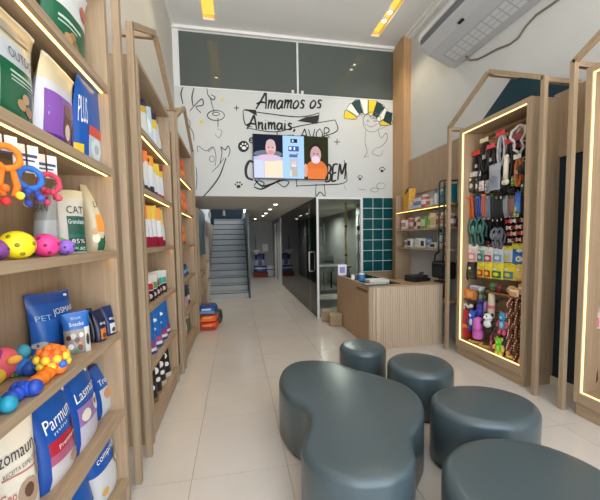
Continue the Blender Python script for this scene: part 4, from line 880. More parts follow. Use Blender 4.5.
# ------------------------------------------------------------------ by the counter
def paper_bag(lab, a, b, h, d):
    A, B = at_z(a[0],a[1],0), at_z(b[0],b[1],0)
    u = B-A; t = thing('kraft_sack',lab,'bag',((A.x+B.x)/2,(A.y+B.y)/2+d/2,0),math.atan2(u.y,u.x),'kraft sacks on the floor by the counter')
    w = u.length; s = Bag(w,h,d,0,seed=5); mb = MB()
    K = noisy((164,140,112),.85,60,.22,'kraft_weave')
    mb.prism([(-w/2,-d/2),(w/2,-d/2),(w/2,d/2),(-w/2,d/2)],0,h*.82); mb.build('sack_body',K,t,bevel=.02)
    MB().prism([(-w/2-.004,-d/2-.004),(w/2+.004,-d/2-.004),(w/2+.004,d/2+.004),(-w/2-.004,d/2+.004)],h*.80,h*1.0).build('folded_rim',noisy((176,154,126),.85,60,.2,'kraft_weave'),t,bevel=.015)
paper_bag('woven kraft sack on the floor against the glass frame',(323.5,322),(332,322),.215,.16)
paper_bag('woven kraft sack standing in front at the counter corner',(331,326.5),(343.5,326.5),.21,.16)
def ctop(x, y): p = at_z(x,y,.859); return p
p = at_z(343,275.5,.859)
t = thing('table_sign','small white counter sign with a lilac square','sign',(1.80,5.42,.8535),-.15)
MB().box((-.075,0,.02),(.075,.006,.19)).build('panel',mat((232,230,240),.4),t); MB().box((-.045,-.002,.045),(.045,.0,.15)).build('printed_square',mat((150,140,206),.5),t); MB().box((-.06,-.03,0),(.06,.04,.02)).build('base',mat((200,202,204),.3),t)
def cthing(name, lab, cat, x, y): return thing(name,lab,cat,at_z(x,y,.859))
t = cthing('blue_jar','round blue jar with white lid on the counter','jar',361.5,281)
MB().lathe([(.045,0),(.05,.01),(.05,.085),(.042,.095)],n=18).build('body',mat((52,110,176),.3),t); MB().lathe([(.044,.0955),(.044,.115),(.04,.12)],n=18).build('lid',mat((214,218,222),.4),t)
t = cthing('small_bottle','small white bottle on the counter between sign and jar','bottle',353,279.5)
MB().lathe([(.026,0),(.028,.01),(.028,.06),(.012,.075)],n=14).build('body',WHITE,t); MB().lathe([(.013,.076),(.013,.095)],n=12).build('cap',mat((120,124,128),.4),t)
t = cthing('dark_bottle','dark pump bottle on the counter behind the white bottle','bottle',348.5,277)
MB().lathe([(.024,0),(.026,.01),(.026,.08),(.01,.095)],n=14).build('body',mat((40,44,48),.3),t); MB().lathe([(.011,.096),(.009,.12)],n=10).build('pump',BLACK,t)
t = cthing('tray','cream document tray on the counter','tray',376.5,281.5)
MB().box((-.15,-.11,0),(.15,.11,.012)).box((-.15,-.11,.012),(.15,-.10,.035)).box((-.15,.10,.012),(.15,.11,.035)).box((-.15,-.10,.012),(-.14,.10,.035)).box((.14,-.10,.012),(.15,.10,.035)).build('tray_body',mat((216,212,200),.5),t)
t = cthing('keyboard','small pale keyboard on dark glass near the counter corner','keyboard',375,284.8)
kb = MB().box((-.16,-.055,0),(.16,.055,.014)); kb.build('base',mat((70,86,84),.4),t)
kk = MB()
for i in range(11):
    for j in range(4): kk.box((-.15+i*.0275,-.046+j*.024,.014),(-.15+i*.0275+.022,-.046+j*.024+.019,.019))
kk.build('keys',mat((196,204,200),.5),t)
PLZ = .8535
t = thing('desk_printer','black desk printer on the counter near the wall shelves','printer',(2.62,4.38,PLZ),.2)
MB().box((-.15,-.10,0),(.15,.12,.05)).build('base',BLACK,t,bevel=.01); MB().prism([(-.15,-.06),(.15,-.06),(.15,.12),(-.15,.12)],.05,.09).build('lid',mat((38,38,40),.35),t,bevel=.012); MB().box((-.10,-.102,.012),(.10,-.09,.036)).build('paper_slot',mat((12,12,12),.5),t); MB().bar((.05,.02,.09),(.13,.05,.115),.05,.02).build('display',mat((60,66,70),.2),t)

# ------------------------------------------------------------------ wall shelves beyond the counter
WX0 = 2.79; WS = (1.955,1.635,1.335)
for k,z in enumerate(WS):
    t = thing('wall_shelf','%s oak wall shelf above the counter'%['highest','middle','lowest'][k],'shelf',(XR,4.70,z),0,'wall shelves above the counter')
    MB().box((WX0-XR,-.78,-.028),(-.0,.74,0)).build('board',OAKY,t)
    if k == 0: MB().box((WX0-XR+.012,-.77,-.034),(WX0-XR+.024,.73,-.028)).build('led_strip',emit((255,206,110),3,'warm_led'),t)
struct(MB().box((2.80,5.405,0.0),(3.05,5.44,2.24)).build('trim_11',OAKZ))
def shelf_items(z, y0, y1, specs, grp, where, X=2.90):
    n = len(specs)
    for k,(kind,col,c2,hh,ww,desc) in enumerate(specs):
        hh *= 1.18; ww *= 1.1
        y = y0+(y1-y0)*k/(n-1); lab = '%s, %s from the left, on the %s wall shelf'%(desc,ORD[k] if k < 10 else ['eleventh','twelfth','thirteenth'][k-10],where)
        if kind == 'jar':
            t = thing('jar',lab,'jar',(X,y,z),-PI/2,grp)
            MB().lathe([(ww/2*.92,0),(ww/2,.01),(ww/2,hh*.78),(ww/2*.8,hh*.84)],n=16).build('body',mat(col,.35),t)
            MB().lathe([(ww/2*.82,hh*.84+.0005),(ww/2*.82,hh*.98),(ww/2*.74,hh)],n=16).build('lid',mat(c2,.4),t)
            MB().lathe([(ww/2+.001,hh*.25),(ww/2+.0015,hh*.26),(ww/2+.0015,hh*.6),(ww/2+.001,hh*.61)],n=16).build('label_band',mat(c2,.4),t)
        elif kind == 'box':
            t = thing('carton',lab,'box',(X,y,z),-PI/2,grp)
            MB().box((-ww/2,-.04,0),(ww/2,.04,hh)).build('carton_body',mat(col,.45),t,bevel=.003)
            MB().box((-ww*.4,-.0415,hh*.2),(ww*.4,-.04,hh*.75)).build('printed_panel',mat(c2,.45),t)
        elif kind == 'bottle':
            t = thing('bottle',lab,'bottle',(X,y,z),-PI/2,grp)
            MB().lathe([(ww/2*.9,0),(ww/2,.01),(ww/2,hh*.62),(ww/2*.4,hh*.75),(ww/2*.36,hh*.8)],n=14).build('body',mat(col,.25),t)
            MB().lathe([(ww/2*.45,hh*.8+.0005),(ww/2*.45,hh)],n=12).build('cap',mat(c2,.4),t)
        elif kind == 'pouch':
            bag('pouch',lab,'pouch',loc=(X,y,z),rz=-PI/2,w=ww,h=hh,d=.06,base=col,patches=((.15,.2,.85,.6,c2),),group=grp,nu=6,nv=7)
        elif kind == 'stack':
            t = thing('towel_stack',lab,'folded pads',(X,y,z),-PI/2,grp)
            m_ = MB()
            for j in range(3): MB().box((-ww/2+.004*j,-.07,hh*j/3),(ww/2-.006*j,.07,hh*(j+1)/3-.002)).build('pad',mat(col if j%2 == 0 else c2,.6),t,bevel=.012)
g = 'products on the highest wall shelf'
t0 = thing('shopping_bag','yellow patterned gift bag with black opening at shelf end','bag',(2.90,5.16,WS[0]),-PI/2-.15,g)
mb = MB(); vs = [(-.14,-.05,0),(.14,-.05,0),(.14,.05,0),(-.14,.05,0),(-.15,-.055,.31),(.17,-.055,.35),(.17,.055,.35),(-.15,.055,.31)]
mb.add(vs,[(3,2,1,0),(0,1,5,4),(1,2,6,5),(2,3,7,6),(3,0,4,7)]); mb.build('bag_body',noisy((226,168,60),.5,30,.25,'yellow_print'),t0)
MB().add([(-.145,-.05,.305),(.165,-.05,.34),(.165,.05,.34),(-.145,.05,.305)],[(0,1,2,3)]).build('opening',BLACK,t0)
MB().bar((-.02,-.0545,.30),(.15,-.059,.345),.07,.004,(0,-1,.2)).build('black_flap',BLACK,t0)
mb = MB()
for k in range(8): mb.bar((-.13,-.052,.04+.032*k),(-.10,-.0525,.05+.032*k),.012,.003,(0,-1,0))
mb.build('printed_marks',BLACK,t0)
shelf_items(WS[0],4.94,4.08,[('stack',(222,220,222),(200,200,210),.09,.16,'white folded pads'),('stack',(206,206,214),(120,130,160),.14,.20,'grey and white folded pads'),('jar',(196,90,80),(214,206,200),.17,.11,'red jar with pale lid'),('box',(214,212,208),(196,110,90),.10,.12,'white carton with red panel'),('bottle',(208,210,216),(90,100,130),.2,.07,'white bottle with grey cap'),('bottle',(120,126,160),(220,220,222),.2,.07,'lilac bottle'),('box',(210,212,216),(120,140,180),.19,.09,'white carton with blue panel')],g,'highest')
shelf_items(WS[0],4.02,3.975,[('box',(30,120,130),(80,160,166),.25,.10,'teal carton behind the green rack')]*1+[('box',(30,120,130),(80,160,166),.01,.01,'x')]*0 or [],g,'highest') if False else None
g = 'products on the middle wall shelf'
shelf_items(WS[1],5.30,4.0,[('jar',(206,200,200),(170,110,110),.17,.10,'white jar with rose band'),('bottle',(214,208,206),(160,60,70),.18,.08,'white bottle with red cap'),('jar',(150,84,78),(190,160,150),.16,.10,'brown red jar'),('pouch',(216,212,208),(60,60,70),.17,.11,'white pouch with dark print'),('jar',(130,56,60),(206,190,180),.15,.09,'maroon jar'),('box',(110,150,90),(196,210,160),.16,.13,'green carton'),('pouch',(214,200,150),(120,170,90),.2,.12,'cream pouch with green print'),('box',(218,216,210),(206,180,120),.18,.11,'white and tan carton'),('jar',(206,170,130),(160,80,66),.17,.11,'tan jar with red band'),('box',(216,214,212),(196,140,110),.19,.12,'white carton with peach panel'),('jar',(120,90,90),(200,196,196),.15,.1,'dark rose jar')],g,'middle')
g = 'products on the lowest wall shelf'
shelf_items(WS[2],5.20,4.12,[('jar',(190,170,166),(120,90,84),.12,.09,'pale rose jar'),('box',(222,220,216),(60,60,64),.12,.11,'white carton with black square'),('pouch',(206,204,196),(170,180,150),.12,.11,'cream pouch'),('box',(224,222,218),(206,206,206),.13,.13,'plain white carton'),('box',(220,218,214),(50,50,54),.12,.10,'white carton with dark print'),('jar',(150,170,186),(90,120,150),.13,.09,'blue grey jar'),('box',(218,216,212),(60,60,60),.07,.12,'low white carton'),('bottle',(200,204,204),(60,64,66),.24,.08,'tall clear bottle with dark cap'),('jar',(160,96,86),(200,180,170),.13,.1,'reddish jar')],g,'lowest')
tg_ = thing('green_rack','dark green tubular rack hanging on the wall shelves','rack',(2.765,4.02,1.27))
GM = mat((16,64,48),.35,name='green_metal')
for y in (-.035,.075): MB().tube([(0,y,0),(0,y,.97)],.011,8).build('upright',GM,tg_)
MB().tube([(0,.075,.96),(0,.06,.985),(0,-.01,.99),(.25,-.02,.99)],.011,8).build('top_bar',GM,tg_)
for k in range(9): MB().tube([(0,-.035,.05+.105*k),(0,.075,.05+.105*k)],.007,6).build('rung',GM,tg_)
for k in range(3): MB().box((.03,-.105-.07*k,.70),(.10,-.04-.07*k,.92)).build('x',GM,tg_) if False else None
for k in range(2):
    t = thing('carton','tall teal carton, %s behind the green rack'%['near one','far one'][k],'box',(2.88,3.975+.105*k,WS[0]),-PI/2,'teal cartons on the highest shelf')
    MB().box((-.045,-.04,0),(.045,.04,.25)).build('carton_body',mat((26,112,124),.45),t,bevel=.003); MB().box((-.035,-.0415,.05),(.035,-.04,.2)).build('printed_panel',mat((70,150,158),.45),t)
# black carriers hanging under the lowest shelf
t = thing('pet_carrier','black pet carrier bag with straps hanging below the shelves','carrier bag',(2.93,4.22,.90),-PI/2)
MB().box((-.17,-.09,0),(.17,.09,.25)).build('bag_body',BLACK,t,bevel=.03)
for s in (-1,1): MB().tube([(s*.1,-.08,.24),(s*.1,-.07,.34),(s*.04,-.03,.41),(0,.0,.42)],.012,8).build('strap',mat((34,34,36),.6),t)
MB().box((-.1,-.1,.04),(.1,-.088,.17)).build('pocket',mat((44,44,48),.6),t,bevel=.004); MB().tube([(-.15,-.085,.22),(.15,-.085,.22)],.006,6).build('piping',mat((80,80,84),.5),t)
MB().tube([(0,0,.42),(0,.1,.42),(0,.155,.42)],.006,6).build('hook',CHROME,t)
t = thing('carry_case','small brown case under the black carrier bag','case',(2.95,4.3,.615),-PI/2)
MB().box((-.1,-.06,0),(.1,.06,.24)).build('case_body',mat((76,50,42),.5),t,bevel=.012); MB().tube([(-.04,0,.235),(-.04,0,.27),(.04,0,.27),(.04,0,.235)],.006,6).build('handle',BLACK,t)
s_ = MB().box((2.80,3.96,.585),(XR,5.40,.615)).build('low_wall_shelf',OAKY); tag(s_,'low oak shelf behind the counter against the right wall','shelf')

# ------------------------------------------------------------------ toy cabinet: everything hangs on pegs
XH = 2.86
def hp(x0, x1, yt, yb, X):
    xm, ym = (x0+x1)/2, (yt+yb)/2
    a, b = at_x(x0,ym,X), at_x(x1,ym,X); t = at_x(xm,yt,X); e = at_x(xm,yb,X)
    return Vector((X,(a.y+b.y)/2,t.z)), abs(a.y-b.y), t.z-e.z
PEG = None
def peg(p):
    global PEG
    if PEG is None:
        PEG = MB().tube([(0,0,0),(1,0,0)],.004,6).build('peg',BLACKM,R1); o = PEG
    else: o = PEG.copy(); C.objects.link(o); o.parent = R1
    o.location = p-Vector((0,0,0))-R1.location; o.scale = (3.06-p.x,1,1)
def hang(name, lab, cat, r, grp, X=XH, pg=True):
    p, w, h = hp(*r, X); t = thing(name,lab,cat,p,-PI/2,grp)
    if pg: peg(p+Vector((-.012,0,-.006)))
    return t, w, h
def collar(lab, r, card, strap, grp, X=XH, ring=(190,190,194), n=2):
    t, w, h = hang('collar',lab,'pet collar',r,grp,X)
    ch = min(.05,h*.3); rr = w*.40
    MB().box((-w*.48,-.003,-ch),(w*.48,.003,0)).build('card',mat(card,.4),t,bevel=.002)
    mb = MB()
    for k in range(n):
        y = .012+.03*k; pts = [(rr*math.sin(a)*.9,y,-ch-(h-ch)*.5+(h-ch)*.5*math.cos(a)) for a in [2*PI*q/18 for q in range(18)]]
        mb.tube(pts,.011,6,0,True)
    mb.build('strap',mat(strap,.6),t)
    MB().box((-.016,-.004,-h*.62),(.016,.01,-h*.50)).build('buckle',mat(ring,.3,.6),t)
def leash(lab, r, col, clip, grp, X=XH, n=3, rad=.008):
    t, w, h = hang('leash',lab,'leash',r,grp,X)
    mb = MB()
    for k in range(n):
        x = (k-(n-1)/2)*w/max(n,1)*.8; mb.tube([(x*.3,0,0),(x,-.01,-h*.2),(x*1.1,-.004,-h*.6),(x*.8+.01,0,-h),(x*.8+.02,.012,-h*.9),(x*1.1,.014,-h*.5),(x*.4,.008,-.004)],rad,6)
    mb.build('strap',mat(col,.6,name='webbing'),t)
    MB().bar((0,-.012,-.03),(0,-.012,-.005),w*.5,.008).build('header',mat(clip,.4),t)
    MB().tube([(w*.2,-.014,-h*.9),(w*.26,-.016,-h*.97),(w*.12,-.014,-h*.99)],.006,6).build('clip',CHROME,t)
def harness(lab, r, col, edge, grp, X=XH):
    t, w, h = hang('harness',lab,'pet harness',r,grp,X)
    mb = MB(); hw = w/2
    for s in (-1,1):
        mb.tube([(0,0,0),(s*hw*.8,-.012,-h*.16),(s*hw*.9,-.02,-h*.4),(s*hw*.35,-.012,-h*.6),(s*hw*.6,0,-h*.85),(s*.01,.01,-h)],.014,8)
        mb.tube([(s*hw*.35,-.012,-h*.6),(s*hw*.9,.016,-h*.7),(s*hw*.85,.03,-h*.35),(0,.02,-.01)],.010,8)
    mb.build('strap',mat(col,.7,name='webbing'),t)
    MB().ball((0,-.012,-h*.42),(hw*.5,.016,h*.16),12).build('chest_pad',mat(edge,.7),t)
    MB().box((-.015,-.03,-h*.66),(.015,-.012,-h*.58)).build('buckle',BLACK,t)
def pack(lab, r, c1, c2, c3, grp, X=XH, name='treat_pack', cat='hanging pack', blobs=None, texts=(), d=.035):
    p, w, h = hp(*r, X); peg(p+Vector((-.012,0,-.012)))
    bag(name,lab,cat,loc=p-Vector((0,0,h)),rz=-PI/2,w=w,h=h,d=d,base=c1,bands=((.8,1.1,c3),),patches=((.1,.08,.9,.5,c2),),blobs=blobs if blobs is not None else ((.5,.3,.25,.12,c3),(.35,.62,.18,.08,(226,224,220))),texts=texts,group=grp,nu=6,nv=8,lean=.0)
def tubeitem(name, lab, cat, r, col, tip, grp, X=XH, rad=None):
    t, w, h = hang(name,lab,cat,r,grp,X); rad = rad or w*.42
    MB().lathe([(rad*.3,-.012),(rad*.9,-.03),(rad,-h*.4),(rad*1.05,-h*.9),(rad*.8,-h+.004),(rad*.3,-h)],n=14).build('body',mat(col,.6,name='plush'),t)
    MB().tube([(0,0,0),(0,0,-.02)],.006,6).build('loop',mat(tip,.6),t)
    MB().lathe([(rad*1.01,-h*.52),(rad*1.08,-h*.55),(rad*1.06,-h*.62),(rad,-h*.65)],n=14).build('band',mat(tip,.6),t)
def plush(lab, r, body, belly, limb, grp, X=XH, ears=True):
    t, w, h = hang('plush_toy',lab,'plush toy',r,grp,X); hw = w/2
    MB().ball((0,0,-h*.55),(hw*.62,hw*.5,h*.26),14).build('body',mat(body,.8,name='plush'),t)
    hd = MB().ball((0,-.01,-h*.2),(hw*.56,hw*.5,h*.19),14).build('head',mat(body,.8,name='plush'),t)
    MB().ball((0,-hw*.5,-h*.23),(hw*.3,hw*.22,h*.09),10).build('muzzle',mat(belly,.8,name='plush'),hd)
    for s in (-1,1):
        MB().ball((s*hw*.2,-hw*.48,-h*.15),hw*.1,8).build('eye',BLACK,hd)
        if ears: MB().ball((s*hw*.5,0,-h*.07),(hw*.2,hw*.14,h*.1),8).build('ear',mat(limb,.8,name='plush'),hd)
        MB().tube([(s*hw*.5,0,-h*.42),(s*hw*.85,-.01,-h*.55),(s*hw*.8,-.02,-h*.68)],[.022,.02,.016],8).build('arm',mat(limb,.8,name='plush'),t)
        MB().tube([(s*hw*.3,0,-h*.72),(s*hw*.45,-.01,-h*.88),(s*hw*.42,-.03,-h*.97)],[.026,.022,.02],8).build('leg',mat(limb,.8,name='plush'),t)
    MB().ball((0,-hw*.4,-h*.56),(hw*.36,hw*.2,h*.17),10).build('belly',mat(belly,.8,name='plush'),t)
gA = 'collars and harnesses on the top pegs'
collar('small red tag over black collar, leftmost on the top pegs',(472,480,151,178),(206,44,44),(30,28,30),gA)
collar('cream topped card with black collar near top left of pegboard',(479.5,488,138,172),(222,216,176),(26,26,28),gA)
collar('pink red tag with dark collar, right of the cream card',(486.5,494.5,144,172),(232,70,92),(44,30,34),gA)
collar('red capped card with silver chain collar, highest on the pegboard',(495.5,504.5,131,166),(226,60,70),(186,188,192),gA)
collar('black collar hung close behind the red capped card',(498,508,138,176),(40,40,42),(24,24,26),gA,2.93)
collar('red oval tag on black collar beside the white harness',(504.5,512,139,178),(216,52,64),(28,28,30),gA)
harness('white and red harness hanging at top right of the pegboard',(511,528,125,152),(214,206,204),(150,60,66),gA)
collar('black collar with red tag under the white harness',(511,519,143,172),(190,50,62),(30,30,32),gA,2.92)
collar('black collar with olive card at the top right end',(520,528,138,176),(60,62,50),(28,28,30),gA,2.92)
for k,(r,c1,c2,lb) in enumerate((((466,474,166,196),(36,36,38),(30,30,30),'black leash below the red tag at far end'),((476,484,160,188),(24,24,26),(60,60,62),'black leash under the cream card'),((486,494,158,186),(40,34,36),(150,60,70),'dark leash with rose header under the pink tag'),((496,503,160,192),(160,162,168),(40,40,42),'silver grey leash under the chain collar'),((504,511,168,198),(30,30,32),(210,206,200),'black leash with pale header beside the bone toy'),((513,521,150,178),(44,40,42),(90,90,90),'charcoal leash below the white harness'))):
    leash(lb,r,c1,c2,gA,2.95)
gB = 'items on the second row of pegs'
pack('black pack with white strip at the left of the second row',(469,476,172,192),(34,34,36),(60,60,62),(200,200,202),gB)
pack('black pack with white tag, second in the second row',(474.5,480.5,171,193),(40,40,42),(70,70,72),(222,222,222),gB,2.88)
pack('white and pink flat pack hanging low in the second row',(479,484,181,191),(222,206,202),(206,150,150),(230,226,222),gB)
pack('slim grey pack beside the white and pink pack',(485,489.5,180,193),(150,152,158),(120,124,130),(180,182,188),gB)
pack('large silver grey bag in the middle of the second row',(489,500.5,164,190),(158,164,176),(140,148,162),(176,180,190),gB,2.84,blobs=((.5,.4,.3,.16,(126,134,148)),))
t,w,h = hang('bone_chew','long cream bone chew hanging beside the silver grey bag','chew bone',(502,510,154,185),gB,2.84)
MB().tube([(0,0,-.02),(.004,-.004,-h*.4),(-.004,0,-h*.8)],[w*.2,w*.24,w*.24],10).build('shaft',mat((226,214,190),.6,name='bone'),t)
bm_ = mat((226,214,190),.6,name='bone')
MB().ball((-w*.12-.004,0,-h*.9),(w*.28,w*.26,h*.1),10).ball((w*.12-.004,0,-h*.9),(w*.28,w*.26,h*.1),10).build('bone_end',bm_,t); MB().ball((-w*.1,0,-.03),(w*.2,w*.2,.024),10).ball((w*.1,0,-.03),(w*.2,w*.2,.024),10).build('bone_end',bm_,t); MB().tube([(0,0,0),(0,0,-.02)],.006,6).build('loop',mat((176,70,60),.6),t)
collar('white topped card with green and orange collars, second row',(513,521,154,186),(222,218,210),(196,110,50),gB,2.84)
pack('green pack below the white topped card',(511,517,176,186),(110,150,70),(70,110,50),(140,170,90),gB,2.88)
t,w,h = hang('muzzle','round black muzzle with white centre at the right end','muzzle',(519,528.5,158,180),gB,2.84)
MB().lathe([(w*.2,-.03),(w*.42,-.02),(w*.5,.01),(w*.42,.03)],(0,0,-h*.5),18,0,'y').build('cup',BLACK,t); MB().lathe([(w*.05,-.04),(w*.2,-.036),(w*.22,-.028)],(0,0,-h*.5),14,0,'y').build('centre',mat((222,220,214),.5),t); MB().tube([(0,.01,-h*.1),(0,0,0)],.006,6).build('strap',BLACK,t)
pack('dark green hanging pack under the black muzzle',(521,528,180,194),(20,66,60),(30,90,80),(16,50,48),gB)
for k,(r,c1,lb) in enumerate((((481,488,166,194),(44,44,46),'black harness between the black packs and the silver bag'),((500,507,180,196),(36,36,38),'small black harness under the bone chew'),((509,516,184,198),(50,52,50),'small dark harness above the blue card'))):
    harness(lb,r,c1,(70,70,72),gB,2.96)
gC = 'leashes on the middle pegs'
for r,c1,c2,lb in (((462,467,199,222),(216,140,90),(226,160,110),'tan leash at the far left of the middle pegs'),((466,474.5,196,222),(204,96,40),(220,110,50),'orange leash bundle on the middle pegs'),((475,482,196,219),(52,80,160),(90,110,190),'blue leash on the middle pegs'),((481,487,194,220),(196,110,80),(206,130,100),'salmon leash beside the blue leash'),((486,491,196,220),(120,130,146),(150,160,176),'slate grey leash, right of the salmon one'),((490,496,194,222),(40,42,44),(60,110,50),'black leash with green header'),((495,500,196,222),(30,30,32),(110,130,90),'black leash with sage header'),((500,504,196,221),(36,36,38),(190,190,192),'black leash with silver header'),((503,508.5,196,218),(150,154,164),(80,82,86),'light grey leash, left of the brown pair'),((508,512,196,218),(130,92,80),(90,70,60),'brown leash, left of a pair'),((511.5,515.5,196,218),(150,110,96),(110,84,70),'rose brown leash, right of a pair'),((520,524,196,220),(32,32,34),(60,60,62),'black leash right of the blue card'),((524,528.5,196,220),(40,36,36),(206,170,120),'black leash with tan header at the right end')):
    leash(lb,r,c1,c2,gC)
pack('bright blue card pack among the leashes',(515,520.5,192,213),(54,116,206),(70,140,220),(40,96,190),gC,2.83,blobs=((.4,.2,.25,.12,(206,206,90)),))
pack('yellow green pack under the blue card',(514,519,208,217),(190,200,90),(150,160,70),(210,216,120),gC,2.85)
for r,c1,c2,lb in (((459,465,210,236),(36,36,40),(200,200,202),'black harness with white tag at far left, lower middle'),((462,469,216,240),(40,40,80),(60,60,110),'navy harness at the left edge of the board'),((486,493,212,240),(34,34,36),(50,50,52),'black harness hanging centrally on the board'),((480,487,214,236),(30,30,32),(70,70,72),'black harness above the teal bundle'),((493,500,210,232),(44,44,46),(64,60,60),'charcoal harness under the grey leash')):
    harness(lb,r,c1,c2,'dark harnesses on the lower middle pegs',2.95)
gD = 'harnesses and bow ties on the lower middle pegs'
for r,c1,c2,lb in (((470,478,218,246),(62,112,106),(96,150,140),'pale teal harness, left of the teal pair'),((477,485,217,245),(50,98,92),(74,130,120),'deep teal harness, right of the teal pair'),((492,498,228,248),(110,114,124),(130,134,146),'grey harness beside the bow ties, left'),((497,503.5,228,249),(92,96,106),(120,124,134),'darker grey harness beside the bow ties, right')):
    harness(lb,r,c1,c2,gD,2.85)
bows = [(196,60,70),(214,206,200),(120,30,40),(230,190,186),(150,40,52),(222,216,206),(190,70,70),(206,200,140)]
for j in range(4):
    for k in range(4):
        x = 505.5+5.3*k+(.8*j if k < 1 else 0); y = 219+6.4*j-.5*k; col = bows[(j*3+k)%8]
        cn = ['red','white','maroon','pale pink','crimson','cream','coral','khaki'][(j*3+k)%8]
        t,w,h = hang('bow_tie','%s pet bow tie, %s row, %s from left, above the toy packs'%(cn,ORD[j],ORD[k]),'bow tie',(x,x+5,y,y+4.6),'pet bow ties',2.85)
        for s in (-1,1): MB().add([(0,-.012,-h*.35),(s*w*.5,-.004,-.004),(s*w*.5,-.004,-h),(0,-.012,-h*.65),(0,.012,-h*.35),(s*w*.5,.014,-.004),(s*w*.5,.014,-h),(0,.012,-h*.65)],[(0,1,2,3),(7,6,5,4),(0,4,5,1),(1,5,6,2),(2,6,7,3),(3,7,4,0)]).build('wing',mat(col,.6),t)
        MB().box((-.008,-.018,-h*.68),(.008,.014,-h*.3)).build('knot',mat(tuple(int(v*.8) for v in col),.6),t)
gE = 'clear toy packs in a row below the bow ties'
for r,c1,c2,c3,lb in (((467.5,478,244,262),(214,196,198),(206,150,160),(230,220,220),'white and pink toy pack, leftmost of the clear packs'),((477.5,484.5,246,262),(120,160,154),(60,110,110),(190,206,200),'teal and grey toy pack, second of the clear packs'),((484,493.5,247,263),(206,206,206),(190,60,66),(220,222,222),'white toy pack with red print'),((493,504,246,263),(200,204,210),(120,160,196),(214,216,220),'white toy pack with light blue print'),((503.5,513,246,262),(208,206,204),(186,190,196),(204,196,60),'silvery toy pack with yellow header'),((512,527,243.5,265.5),(42,100,178),(60,120,196),(206,200,50),'large blue toy pack with white dog face')):
    pack(lb,r,c1,c2,c3,gE,blobs=((.6,.3,.24,.14,(232,230,226)),(.55,.3,.06,.05,(50,50,54)),(.6,.68,.22,.08,(226,228,232))) if c1 == (42,100,178) else None)
for r,c1,c2,c3,lb in (((488,493,244,249),(120,40,44),(90,30,34),(150,60,60),'small maroon tag above the clear packs'),((470,478,258,263),(190,50,60),(160,40,50),(206,70,80),'low red strip under the white and pink pack')):
    pack(lb,r,c1,c2,c3,gE,2.9)
gF = 'yellow and black packs in a row under the clear packs'
for r,c1,c2,c3,lb in (((460,469,261.5,279),(36,38,42),(52,56,62),(26,26,28),'black toy pack, leftmost of the row'),((468,477,261.5,279),(40,42,40),(60,72,60),(24,26,24),'black toy pack with green tint, second of the row'),((477,485,262,277),(206,190,40),(190,40,40),(226,206,50),'yellow pack with red toys, left one'),((484.5,492.5,262,278),(222,206,60),(180,36,40),(236,214,50),'yellow pack with red toys, right one'),((492,504,263,279),(216,210,70),(40,120,50),(226,214,60),'yellow pack with green toy'),((503.5,516,263,280),(232,206,40),(70,130,160),(214,196,40),'yellow pack with blue grey print'),((515.5,527.5,263,281),(236,204,40),(226,190,150),(240,214,70),'yellow pack with cream print at right end')):
    pack(lb,r,c1,c2,c3,gF,2.85,d=.05)
# low rail board and small goods on it
ZA, ZB = at_x(468,298.5,2.83).z, at_x(503,293.5,2.83).z
MB().box((2.79-R1.location.x,3.33-R1.location.y,ZA-.012),(3.055-R1.location.x,3.60-R1.location.y,ZA)).build('shelf',mat((44,40,38),.5),R1)
MB().box((2.79-R1.location.x,2.712-R1.location.y,ZB-.014),(3.055-R1.location.x,3.24-R1.location.y,ZB)).build('shelf',mat((150,100,60),.5),R1)
gG = 'goods on the dark shelf of the toy cabinet'
def on_rail(r, z, X): p,w,h = hp(*r,X); p.z = z; return p,w,h
for k,(r,col,c2,lb) in enumerate((((461.5,470,284,297),(206,128,66),(170,96,44),'orange biscuit box on the dark shelf, left one'),((469.5,477.5,284,298),(196,120,66),(226,160,100),'orange biscuit box on the dark shelf, right one'))):
    p,w,h = hp(*r,2.86); p.z = ZA
    t = thing('biscuit_box',lb,'box',p,-PI/2,gG); h = .125
    MB().box((-w/2,-.05,0),(w/2,.05,h)).build('carton_body',mat(col,.5),t,bevel=.004); MB().box((-w*.36,-.0515,h*.2),(w*.36,-.05,h*.8)).build('printed_panel',mat(c2,.5),t)
for k,(y,col,lb,s) in enumerate(((3.45,(206,206,212),'white pack lying on top of the orange biscuit boxes',.0),(3.18,(80,104,62),'green ball toy on the dark shelf',.05),(3.09,(120,40,50),'maroon ball toy on the dark shelf',.045),(3.00,(60,44,40),'dark brown ball toy on the dark shelf',.045),(2.93,(206,176,140),'beige ball toy on the dark shelf',.05),(2.84,(36,36,40),'black ball toy on the dark shelf',.045),(2.75,(222,206,160),'cream ball toy at the right end of the dark shelf',.045))):
    if s == 0:
        t = thing('flat_pack',lb,'pack',(2.86,y,ZA+.125),-PI/2,gG); MB().box((-.09,-.04,0),(.09,.04,.05)).build('pack_body',mat(col,.4),t,bevel=.012); MB().box((-.06,-.0415,.012),(.06,-.04,.038)).build('printed_panel',mat((150,160,190),.5),t)
    else:
        t = thing('toy_ball',lb,'toy ball',(2.845,y,ZB),0,gG); MB().ball((0,0,s),s,14).build('ball',mat(col,.7,name='plush'),t); MB().lathe([(s*1.005,-.006),(s*1.02,0),(s*1.005,.006)],(0,0,s),18).build('seam',mat(tuple(int(v*.7) for v in col),.7),t)
for k in range(11):
    x = 466+5.6*k
    leash('plain black leash at the back of the second row, %s from the left'%(ORD+['eleventh'])[k],(x,x+4.6,163-2.2*k*.6,193),(28+4*(k%3),28,30),(50,48,50),'black leashes behind the second row',2.99,3,.009)
for k in range(11):
    x = 464+5.7*k
    leash('dark leash at the back of the lower middle row, %s from the left'%(ORD+['eleventh'])[k],(x,x+4.6,214,243),(32,30+3*(k%2),32),(60,56,58),'dark leashes behind the lower middle row',2.99,3,.009)
gH = 'plush toys and ropes on the bottom pegs'
t,w,h = hang('rope_ring','blue and white rope ring, leftmost of the hanging toys','rope toy',(456.5,464,303,315),gH,2.82)
